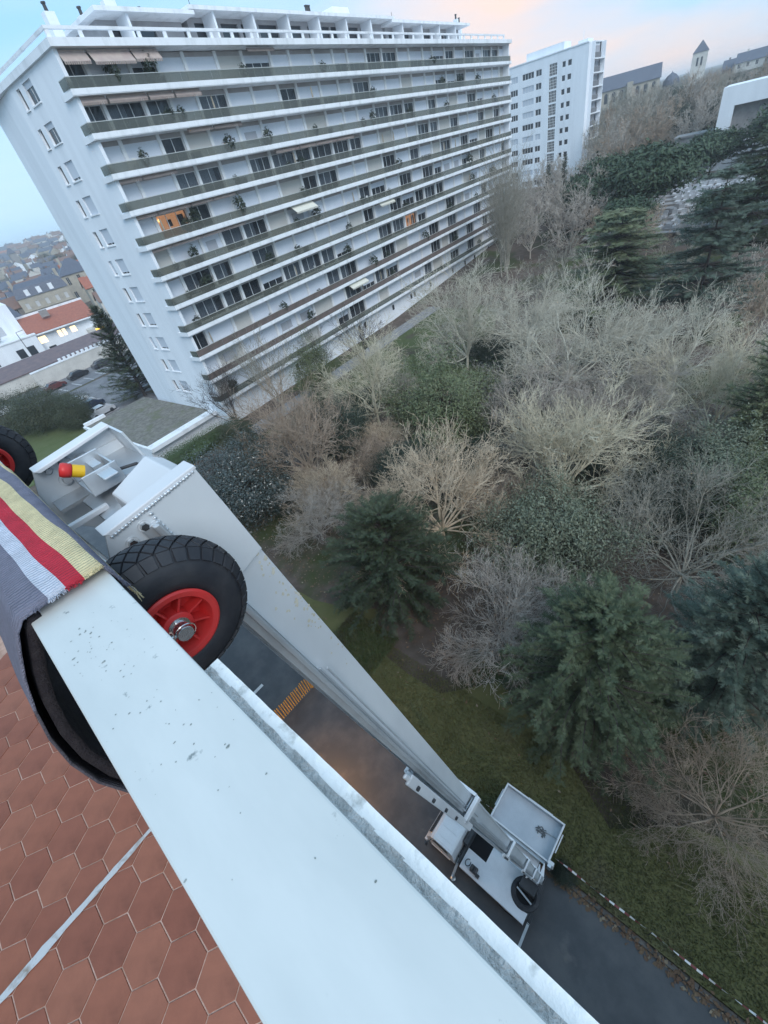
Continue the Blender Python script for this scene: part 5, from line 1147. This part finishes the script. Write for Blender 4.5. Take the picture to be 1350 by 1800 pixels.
# street wall with stepped coping and the long purple roof behind it
wl = thing('street_wall', 'long pale street wall with a notched white coping beyond the parked cars', 'wall', (15.4, 115.2, 0), 0.06)
MB().box(0, 34, 0, 0.4, 0, 3.0).build('wall_face', PLAST, wl); MB().box(-0.1, 34.1, -0.1, 0.5, 3.001, 3.25).build('coping', FASCIA, wl)
nt_ = MB().box(0, 0.5, -0.05, 0.45, 3.251, 3.75).mesh('notch_block', FASCIA)
for i in range(20): link('notch_block', nt_, wl, (6+i*1.0, 0, 0))
sh_ = thing('long_shed', 'long low shed with a purple-brown roof behind the street wall', 'shed', (15.4, 116.0, 0), 0.06)
b = MB(); b.ext([(2.6, 2.8), (12, 4.0), (12, 4.2), (2.6, 3.0)], 'x', -30, 36); b.build('roof', TILE_P, sh_); MB().box(-30, 36, 2.8, 11.8, 0, 2.75).build('wall', PLAST, sh_)
# white flat-roofed blocks at the left edge
wb = thing('white_building', 'plain white flat-roofed building at the left edge with a lower wing', 'building', (18.0, 157.0, 0), -0.10)
b = MB(); holed(b, (-25, 0), (1, 0), (0, -1), 33, 0, 13, [(-1+25, 4+25, 6.5, 8.6), (12.5, 17, 6.5, 8.6), (12.5, 17, 9.6, 11.2), (-1+25, 2+25, 10, 11.2)], 0.2); b.quad((8, 0, 0), (8, 20, 0), (8, 20, 13), (8, 0, 13)); b.quad((-25, 0, 13), (8, 0, 13), (8, 20, 13), (-25, 20, 13)); b.build('wall', WHITE, wb, fixn=False)
for a, w, z_, h_ in ((-1, 5, 6.5, 2.1), (-12.5, 4.5, 6.5, 2.1), (-12.5, 4.5, 9.6, 1.6), (-1, 3, 10, 1.2)): MB().box(a, a+w, .12, .16, z_, z_+h_).build('window', mat('grey_blind', (.45, .47, .5), .7), wb)
b = MB(); b.box(-30, 9, -9, -0.01, 0, 5.6); b.build('lower_wing', WHITE, wb); MB().box(-30.2, 9.2, -9.2, -0.02, 5.601, 5.9).build('wing_roof_edge', FASCIA, wb)
for x in (-8, -3.5, 3, 5.5): MB().box(x, x+1.8, -9.06, -9.005, 1.5, 3.6).build('window', DGLASS, wb)
T(bushA, 'roof_garden_shrub', 'dark shrub growing on the terrace of the white building at the left edge', 17.5, 152.2, 0.5, 0, LEAF['dark'], z=5.8, cat='shrub')
T(bushB, 'roof_garden_shrub', 'second dark shrub on that white building terrace, nearer the picture edge', 13.0, 152.6, 0.48, 0, LEAF['dark'], z=5.8, cat='shrub')
# red-roofed house with lit windows
rh_ = thing('lit_house', 'low house with a wide red tiled roof and bright lit windows', 'house', (34.0, 152.6, 0), -0.17)
hl = [(1.2, 3.0, 3.0, 4.6), (6.0, 6.9, 3.1, 4.7), (7.2, 8.0, 3.1, 4.7), (9.2, 10.6, 3.2, 4.6), (2.2, 4.0, .5, 1.8)]
b = MB(); holed(b, (-8, -5), (1, 0), (0, -1), 16, 0, 5.6, hl, .2); b.quad((-8, -5, 0), (-8, 5, 0), (-8, 5, 5.6), (-8, -5, 5.6)); b.quad((8, -5, 0), (8, 5, 0), (8, 5, 5.6), (8, -5, 5.6)); b.build('wall', WHITE, rh_, fixn=False)
for i, a in enumerate(hl): MB().box(-8+a[0], -8+a[1], -4.88, -4.84, a[2], a[3]).build('lit_window' if i < 4 else 'window', emis('warm_pane', (1.0, 0.75, 0.42), 0.9) if i < 4 else DGLASS, rh_)
b = MB(); b.ext([(-5.6, 5.5), (5.4, 8.6), (5.4, 8.8), (-5.6, 5.7)], 'x', -8.5, 8.5); b.build('roof', TILE_R, rh_); MB().box(-8.6, 8.6, 5.4, 5.8, 8.3, 9.3).build('roof_parapet', FASCIA, rh_); MB().box(-8.8, 9, -6.3, -5.0, 5.2, 5.45).build('eaves', FASCIA, rh_)
MB().box(4.5, 9.5, -8.0, -5.2, 0, 2.9).build('porch', PLAST, rh_); MB().box(6.4, 8.8, -8.06, -8.005, 1.4, 2.6).build('lit_window', emis('amber_pane', (1.0, 0.62, 0.08), 0.9), rh_); MB().box(-3, -1, 0, 1, 8, 9.6).build('chimney', STONE2, rh_)
# slate mansard house and its neighbours
mh = thing('mansard_house', 'stone house with a blue slate mansard roof and white dormers', 'house', (51.0, 226.0, 0), -0.20)
hl = [(u, u+1.2, z_, z_+2.0) for u in (1.5, 5.0, 8.5, 12.2, 15.5) for z_ in (1.2, 5.2)]
b = MB(); holed(b, (-9, -5), (1, 0), (0, -1), 18, 0, 9, hl, .2); b.quad((-9, -5, 0), (-9, 5, 0), (-9, 5, 9), (-9, -5, 9)); b.quad((9, -5, 0), (9, 5, 0), (9, 5, 9), (9, -5, 9)); b.build('wall', STONE, mh, fixn=False)
for a in hl: MB().box(-9+a[0], -9+a[1], -4.88, -4.84, a[2], a[3]).build('window', mat('shutter_grey', (.5, .5, .5), .7), mh)
MB().box(-9.2, 9.2, -5.3, -4.99, 4.4, 4.65).build('string_course', STONE, mh)
b = MB(); b.prism([(-9.3, -5.3, 9), (9.3, -5.3, 9), (9.3, 5.3, 9), (-9.3, 5.3, 9)], [(-8.4, -3.7, 12.2), (8.4, -3.7, 12.2), (8.4, 3.7, 12.2), (-8.4, 3.7, 12.2)]); b.prism([(-8.4, -3.7, 12.2), (8.4, -3.7, 12.2), (8.4, 3.7, 12.2), (-8.4, 3.7, 12.2)], [(-7, -.5, 13.6), (7, -.5, 13.6), (7, .5, 13.6), (-7, .5, 13.6)]); rf = b.build('roof', SLATE, mh)
for u in (-5.4, -1.2, 3.0): 
    b = MB(); b.box(u, u+1.5, -5.1, -3.9, 9.4, 11.4); b.build('dormer', FASCIA, rf)
for u in (-8.6, 7.6): MB().box(u, u+1.0, -1, 1, 11, 15.2).build('chimney', STONE, rf)
house(70, 240, 13, 12, 11, 5, -0.2, STONE, SLATE, 'tall stone house with a steep slate roof beside the mansard house', win=3, hip=5.5, storeys=2)
house(79, 255, 18, 10, 9, 4.5, -0.2, PLAST, TILE_R, 'house with a broad orange-red roof behind the slate roofs', win=4)
house(62, 196, 9, 8, 8, 3.2, -0.2, STONE, TILE_R, 'narrow stone house with a small red roof close to the conifer', win=2)
house(56, 172, 8, 8, 5.5, 2.5, -0.2, PLAST, TILE_B, 'small pale house with brown roof beside the lit house', win=2)
house(66, 170, 9, 8, 5.0, 2.8, -0.2, PLAST, SLATE, 'small pale house with slate roof tucked behind the conifer', win=2)
house(38, 230, 12, 9, 6.5, 3.5, 0.35, STONE2, TILE_B, 'grey stone house with brown gable left of the mansard house', win=3)
house(30, 205, 9, 8, 6.0, 3.5, 0.4, STONE2, SLATE, 'dark slate-roofed house behind the white building', win=2)
st2 = thing('steeple', 'dark square stone tower on the far left skyline', 'tower', (128.0, 585.0, hgt(128, 585)))
MB().box(-3, 3, -3, 3, -2, 16.5).build('shaft', STONE2, st2); b = MB(); b.prism([(-3.4, -3.4, 16.5), (3.4, -3.4, 16.5), (3.4, 3.4, 16.5), (-3.4, 3.4, 16.5)], [(-1, -1, 21), (1, -1, 21), (1, 1, 21), (-1, 1, 21)]); b.build('cap', SLATE, st2)
# street lamp post in front of the white building
lp_ = thing('lamp_post', 'thin dark lamp post standing before the white building', 'lamp post', (20.2, 131.5, 0)); b = MB(); b.tube((0, 0, 0), (0, 0, 9), .10, .06); b.build('pole', DARKM, lp_); b = MB(); b.bar((0, 0, 9), (1.4, -.6, 9.1), .1, .08); b.build('arm', DARKM, lp_)
# the far town: many small houses with tiled or slate roofs
rf_ = random.Random(21); cols = [(PLAST, TILE_R, 'red'), (PLAST, TILE_B, 'brown'), (WHITE, TILE_B, 'brown'), (STONE, SLATE, 'slate'), (PLAST, SLATE, 'slate'), (STONE2, TILE_B, 'brown')]
protos = {}
def far_proto(i, w, d, h, rh):
    b = MB(); wl_, rf2, nm = cols[i]
    b.box(-w/2, w/2, -d/2, d/2, -4, h); b.poly([(w/2, -d/2, h), (w/2, d/2, h), (w/2, 0, h+rh)]); b.poly([(-w/2, -d/2, h), (-w/2, d/2, h), (-w/2, 0, h+rh)]); wm = b.mesh('wall', wl_)
    r = MB(); r.poly([(-w/2-.3, -d/2-.3, h-.2), (w/2+.3, -d/2-.3, h-.2), (w/2+.3, 0, h+rh+.1), (-w/2-.3, 0, h+rh+.1)]); r.poly([(-w/2-.3, d/2+.3, h-.2), (w/2+.3, d/2+.3, h-.2), (w/2+.3, 0, h+rh+.1), (-w/2-.3, 0, h+rh+.1)]); r.box(-w*.3, -w*.3+1, -.5, .5, h+rh*.3, h+rh+1.2)
    rm = r.mesh('roof', rf2)
    g = MB()
    for u in (-.28, .1, .3):
        for z_ in (.2, .6): g.box(w*u, w*u+1.1, -d/2-.03, -d/2-.005, h*z_, h*z_+1.5)
    return wm, rm, g.mesh('window', DGLASS)
FP = [[far_proto(i, w, d, h, rh) for (w, d, h, rh) in ((11, 8, 6, 2.8), (15, 9, 7, 3.0), (9, 9, 8, 3.4))] for i in range(len(cols))]
cnt = 0
for ring_i in range(34):
    dist = 270*(1.052**ring_i)
    step = 15 + dist*0.012
    az_ = 2.0 + rf_.uniform(0, 2)
    while az_ < 19:
        a = radians(az_ + rf_.uniform(-.3, .3)); dd = dist*rf_.uniform(.97, 1.03); x, y = dd*sin(a), dd*cos(a)
        az_ += math.degrees(step/dist)*rf_.uniform(.8, 1.5)
        if rf_.random() < 0.12: continue
        i = rf_.choice([0, 1, 2, 2, 3, 3, 4, 4, 5]); wm, rm, gm = rf_.choice(FP[i])
        lab = {'red': 'distant house with a red tiled roof in the town on the left horizon', 'brown': 'distant house with a brown tiled roof in the town on the left horizon', 'slate': 'distant house with a grey slate roof in the town on the left horizon'}[cols[i][2]]
        t = thing('house', lab, 'house', (x, y, hgt(x, y)), rf_.choice([-0.2, -0.2, 1.4, 0.1, -.5])+rf_.uniform(-.15, .15), 'houses of the distant town'); s_ = 1+max(0, dist-600)/900; t.scale = (s_, s_, s_*.9)
        link('wall', wm, t); link('roof', rm, t)
        if dist < 420: link('window', gm, t)
        cnt += 1
for i in range(46):
    dist = rf_.uniform(240, 900); a = radians(rf_.uniform(3, 18)); x, y = dist*sin(a), dist*cos(a); s_ = rf_.uniform(.7, 1.1)*(1+dist/1500)
    if i % 3 == 0: T(farw, 'bare_tree', 'distant leafless tree among the houses of the far town', x, y, s_*.7, i, BARK['brown'], group='trees of the far town')
    else: T(bushC, 'evergreen_tree', 'distant dark evergreen among the houses of the far town', x, y, (s_, s_, s_*1.5), i, LEAF['dark'], group='evergreens of the far town')

# ================================================================== hillside on the right: church, school, cemetery, woods
ch = thing('church', 'old stone church with a long slate roof on the far hillside', 'church', (385.0, 120.0, 19.0), 0.0)
ang = math.atan2(104-135, 388-378)
ch.rotation_euler = (0, 0, radians(-71)); ch.location = (378, 118.5, 17.5)
b = MB(); hl = [(2+i*4.2, 3.8+i*4.2, 2.2, 6.0) for i in range(7)]
holed(b, (-15.5, -6), (1, 0), (0, -1), 31, -6, 8.2, hl, .6); b.poly([(15.5, -6, -6), (15.5, 6, -6), (15.5, 6, 8.2), (15.5, 0, 14), (15.5, -6, 8.2)]); b.poly([(-15.5, -6, -6), (-15.5, 6, -6), (-15.5, 6, 8.2), (-15.5, 0, 14), (-15.5, -6, 8.2)]); b.build('nave_wall', STONE, ch, fixn=False)
for h in hl: 
    b = MB(); b.box(-15.5+h[0], -15.5+h[1], -5.5, -5.4, h[2], h[3]); b.lathe([(0, -5.62), (0.9, -5.62), (0.9, -5.4), (0, -5.4)], 14, 'y', (-15.5+(h[0]+h[1])/2, -0.42, h[3])); b.build('arched_window', DGLASS, ch)
for i in range(8): MB().prism([(-15.4+i*4.2, -7.2, -6), (-14.4+i*4.2, -7.2, -6), (-14.4+i*4.2, -6.01, -6), (-15.4+i*4.2, -6.01, -6)], [(-15.4+i*4.2, -6.4, 7), (-14.4+i*4.2, -6.4, 7), (-14.4+i*4.2, -6.01, 7), (-15.4+i*4.2, -6.01, 7)]).build('buttress', STONE, ch)
b = MB()
for s_ in (-1, 1): b.prism([(-16, s_*6.6, 7.8), (16, s_*6.6, 7.8), (16, 0, 14.2), (-16, 0, 14.2)], [(-16, s_*6.6, 8.1), (16, s_*6.6, 8.1), (16, 0, 14.5), (-16, 0, 14.5)])
b.build('roof', SLATE, ch)
MB().box(-1.5, 1.5, -9.5, -6.02, -6, 9.5).build('transept', STONE, ch)
ct = thing('church_tower', 'square pale church tower with a pointed slate cap on the far hillside', 'tower', (392.0, 86.5, 17.0), radians(-76))
b = MB(); b.box(-3.6, 3.6, -3.6, 3.6, -6, 14.6); b.build('shaft', PLAST, ct)
for s_ in (-1, 1): 
    b = MB(); b.box(s_*1.0-.45, s_*1.0+.45, -3.66, -3.605, 9, 12.5); b.build('belfry_opening', DGLASS, ct)
b = MB(); b.prism([(-3.9, -3.9, 14.6), (3.9, -3.9, 14.6), (3.9, 3.9, 14.6), (-3.9, 3.9, 14.6)], [(-.1, -.1, 19.5), (.1, -.1, 19.5), (.1, .1, 19.5), (-.1, .1, 19.5)]); b.build('cap', SLATE, ct)
dm = thing('chapel', 'small round chapel with a domed roof between church and church tower', 'chapel', (386, 98, 17.0)); b = MB(); b.lathe([(4.2, -5), (4.2, 4.0)], 16); b.build('drum', STONE2, dm); b = MB(); b.lathe([(4.5, 4.0), (4.0, 6.2), (2.4, 8.0), (.3, 9.2), (0, 10)], 16); b.build('dome', SLATE, dm)
wbd = thing('school_building', 'white flat-roofed building cut by the right edge of the picture, among trees', 'building', (146.0, 26.5, 0), radians(-84))
b = MB(); hl = [(3.2+i*3.4, 5.4+i*3.4, 12.6, 15.0) for i in range(8)]; holed(b, (0, 0), (1, 0), (0, -1), 32, 0, 19.1, [(2.6, 30, 9.5, 15.8)], 1.6); b.quad((0, 0, 0), (0, 14, 0), (0, 14, 19.1), (0, 0, 19.1)); b.quad((0, 0, 19.1), (32, 0, 19.1), (32, 14, 19.1), (0, 14, 19.1)); b.build('wall', WHITE, wbd, fixn=False)
MB().box(2.6, 30, 1.58, 1.65, 9.5, 15.8).build('recessed_wall', STONE2, wbd)
MB().box(-8, 0, 4, 10, 0, 11.6).build('side_wing', STONE2, wbd); MB().box(-8.3, -0.01, 3.7, 10.3, 11.601, 11.95).build('wing_roof', STONE2, wbd)
for i, (x, y, w, h) in enumerate(((405, 60, 20, 6.5), (398, 42, 18, 6), (420, 26, 26, 9), (410, 72, 10, 5))):
    house(x, y, w, 12, h, 4, radians(-84), [PLAST, STONE, WHITE, STONE2][i], SLATE, ['pale long building on the far ridge right of the church tower', 'stone building on the far ridge near the right edge', 'largest white building on the far right ridge', 'small grey house just right of the church tower'][i], win=5, z=16)
# terraced cemetery
tomb = MB().box(-1.1, 1.1, -.5, .5, 0, .45).box(.75, 1.1, -.5, .5, .451, 1.2).mesh('tombstone', mat('tomb_stone', (.55, .56, .58), .7, (.38, .39, .41), 1.0))
tomb2 = MB().box(-1.1, 1.1, -.5, .5, 0, .6).box(-1.0, 1.0, -.4, .4, .601, .8).mesh('tombstone', mat('tomb_dark', (.30, .31, .33), .6))
rc = random.Random(2)
for r_ in range(11):
    for c_ in range(20):
        x = 100 + r_*3.3; y = 33 - c_*1.35 - r_*0.25
        if rc.random() < 0.16 or y < 9 - r_*0.2: continue
        tag(link('tombstone', tomb if rc.random() < .75 else tomb2, None, (x+rc.uniform(-.2, .2), y+rc.uniform(-.2, .2), hgt(x, y)+.8), rc.uniform(-.05, .05), 0.85), 'pale stone tomb in the rows of the terraced hillside cemetery', 'tomb', 'tombs of the cemetery')
for r_ in range(12):
    b = MB(); b.box(98.2+r_*3.3, 98.5+r_*3.3, 6, 35, 1.5+r_*.18, 3.2+r_*.18); tag(b.build('terrace_wall', STONE2), ['lowest', 'second', 'third', 'fourth', 'fifth', 'sixth', 'seventh', 'eighth', 'ninth', 'tenth', 'eleventh', 'topmost'][r_]+' low grey retaining wall between the rows of tombs in the cemetery', 'wall', 'cemetery terrace walls')
tag(sheet('cemetery_ground', [(97, 5), (137, 4), (137, 35), (97, 36)], mat('cem_gravel', (.34, .34, .35), .9, (.26, .26, .27), .6), 0), kind='structure')
o = bpy.data.objects['cemetery_ground']; o.data.vertices[0].co.z = o.data.vertices[3].co.z = hgt(97, 0)+.75; o.data.vertices[1].co.z = o.data.vertices[2].co.z = hgt(137, 0)+.75
# woods on the hillside
rw_ = random.Random(31); c_ = 0
while c_ < 150:
    d_ = rw_.uniform(150, 400); a = radians(rw_.uniform(70.6, 89)); x, y = d_*sin(a), d_*cos(a)
    if 143 < x < 162 and y < 40: continue
    if x > 370 and y > 40: continue
    s_ = rw_.uniform(.8, 1.15)*(1.0 if d_ < 220 else 0.72)
    if d_ > 250 and hgt(x, y)+11*s_ > EYE - 0.004*d_: continue
    if rw_.random() < .82: T(farw, 'bare_tree', 'brown leafless tree in the wood on the far hillside below the church', x, y, s_, c_, rw_.choice([BARK['mauve'], BARK['brown'], BARK['grey']]), group='hillside wood below the church')
    else: T(bushC, 'evergreen_tree', 'dark evergreen in the wood on the far hillside below the church', x, y, (s_*1.2, s_*1.2, s_*2.2), c_, LEAF['dark'], group='evergreens in the hillside wood')
    c_ += 1
for i in range(26):
    d_ = rw_.uniform(112, 165); a = radians(rw_.uniform(60, 71)); x, y = d_*sin(a), d_*cos(a)
    if 155 < x: continue
    T(farw, 'bare_tree', 'leafless tree in the belt between the poplars and the tower block', x, y, rw_.uniform(.5, .75), i, BARK['mauve'], group='bare trees below the tower block')

# ================================================================== plants on the balconies
pot = MB().lathe([(0, 0), (.16, 0), (.22, .36), (.19, .36), (0, .33)], 12).mesh('pot', mat('pot_clay', (.20, .09, .06), .8))
pl_leaf = leafy_mesh('balcony', 41, 1.3, .55, 40, 14, .11)[1]
rp = random.Random(17)
names = ['first', 'second', 'third', 'fourth', 'fifth', 'sixth', 'seventh', 'eighth', 'ninth', 'tenth', 'eleventh']
cF, sF = cos(FA), sin(FA)
for i in range(70):
    k = rp.randrange(0, 11); s_ = 2 + 84*rp.random()**1.3; yl = rp.uniform(.3, .6)
    x = 21.77 + cF*s_ - sF*yl; y = 50.07 + sF*s_ + cF*yl
    t = thing('potted_plant', 'dark potted shrub on the %s balcony up, in the %s' % (names[k], ['left quarter', 'second quarter from the left', 'third quarter from the left', 'right quarter'][min(3, int(s_/22.3))]), 'plant', (x, y, Z0+k*ST+.40), rp.uniform(0, 6), 'pot plants on the balconies')
    q = rp.uniform(.55, 1.1); t.scale = (q, q, q*rp.uniform(.8, 1.4)); link('pot', pot, t); o = link('foliage', pl_leaf, t, (0, 0, .15)); setmat(o, LEAF['dark'])
T(bushC, 'weed_tuft', 'small dark weed tuft growing on the kerb beside the truck', 4.5, 0.45, (0.09, 0.09, 0.12), 0.4, LEAF['dark'], z=0.1, cat='weed')

# things left out on the balconies
BOXM = MB().box(-.5, .5, -.25, .25, 0, .55).box(-.52, .52, -.27, .27, .551, .60).mesh('storage_box', mat('box_plastic', (.22, .23, .24), .6))
PAR = MB().tube((0, 0, 0), (0, 0, 1.9), .02).lathe([(.03, .5), (.10, .9), (.07, 1.7), (.02, 1.85)], 10).mesh('folded_parasol', mat('parasol_cloth', (.34, .30, .24), .9))
CHR = MB().box(-.22, .22, -.22, .22, .40, .44).box(-.22, .22, .18, .22, .441, .90).box(-.22, -.18, -.22, -.18, 0, .40).box(.18, .22, -.22, -.18, 0, .40).box(-.22, -.18, .18, .22, 0, .40).box(.18, .22, .18, .22, 0, .40).mesh('garden_chair', mat('chair_plastic', (.62, .62, .60), .5))
rq = random.Random(55)
for i in range(54):
    k = rq.randrange(0, 11); s_ = 2 + 84*rq.random()**1.2; yl = rq.uniform(.45, .9); q = i % 3
    x = 21.77 + cF*s_ - sF*yl; y = 50.07 + sF*s_ + cF*yl; qt = ['left quarter', 'second quarter from the left', 'third quarter from the left', 'right quarter'][min(3, int(s_/22.3))]
    nm_, me_, lb_ = [('storage_box', BOXM, 'grey storage box'), ('folded_parasol', PAR, 'folded brown parasol'), ('garden_chair', CHR, 'pale garden chair')][q]
    tag(link(nm_, me_, None, (x, y, Z0+k*ST+.405), rq.uniform(0, 6)), '%s on the %s balcony up, in the %s' % (lb_, names[k], qt), ['box', 'parasol', 'chair'][q], 'things left out on the balconies')
# ================================================================== the hazy morning air
hz_ = MB().box(-1600, 4100, -1600, 4600, -2.0, 48.0).build('haze', None)
hz_.data.materials.clear()
hm = bpy.data.materials.new('haze_air'); hm.use_nodes = True; t = hm.node_tree
for n_ in list(t.nodes):
    if n_.type == 'BSDF_PRINCIPLED': t.nodes.remove(n_)
pv = t.nodes.new('ShaderNodeVolumePrincipled'); pv.inputs['Color'].default_value = (0.95, 0.97, 1.0, 1); pv.inputs['Density'].default_value = 0.00042; pv.inputs['Anisotropy'].default_value = 0.2
t.links.new(pv.outputs[0], t.nodes['Material Output'].inputs['Volume'])
hz_.data.materials.append(hm); tag(hz_, kind='stuff')
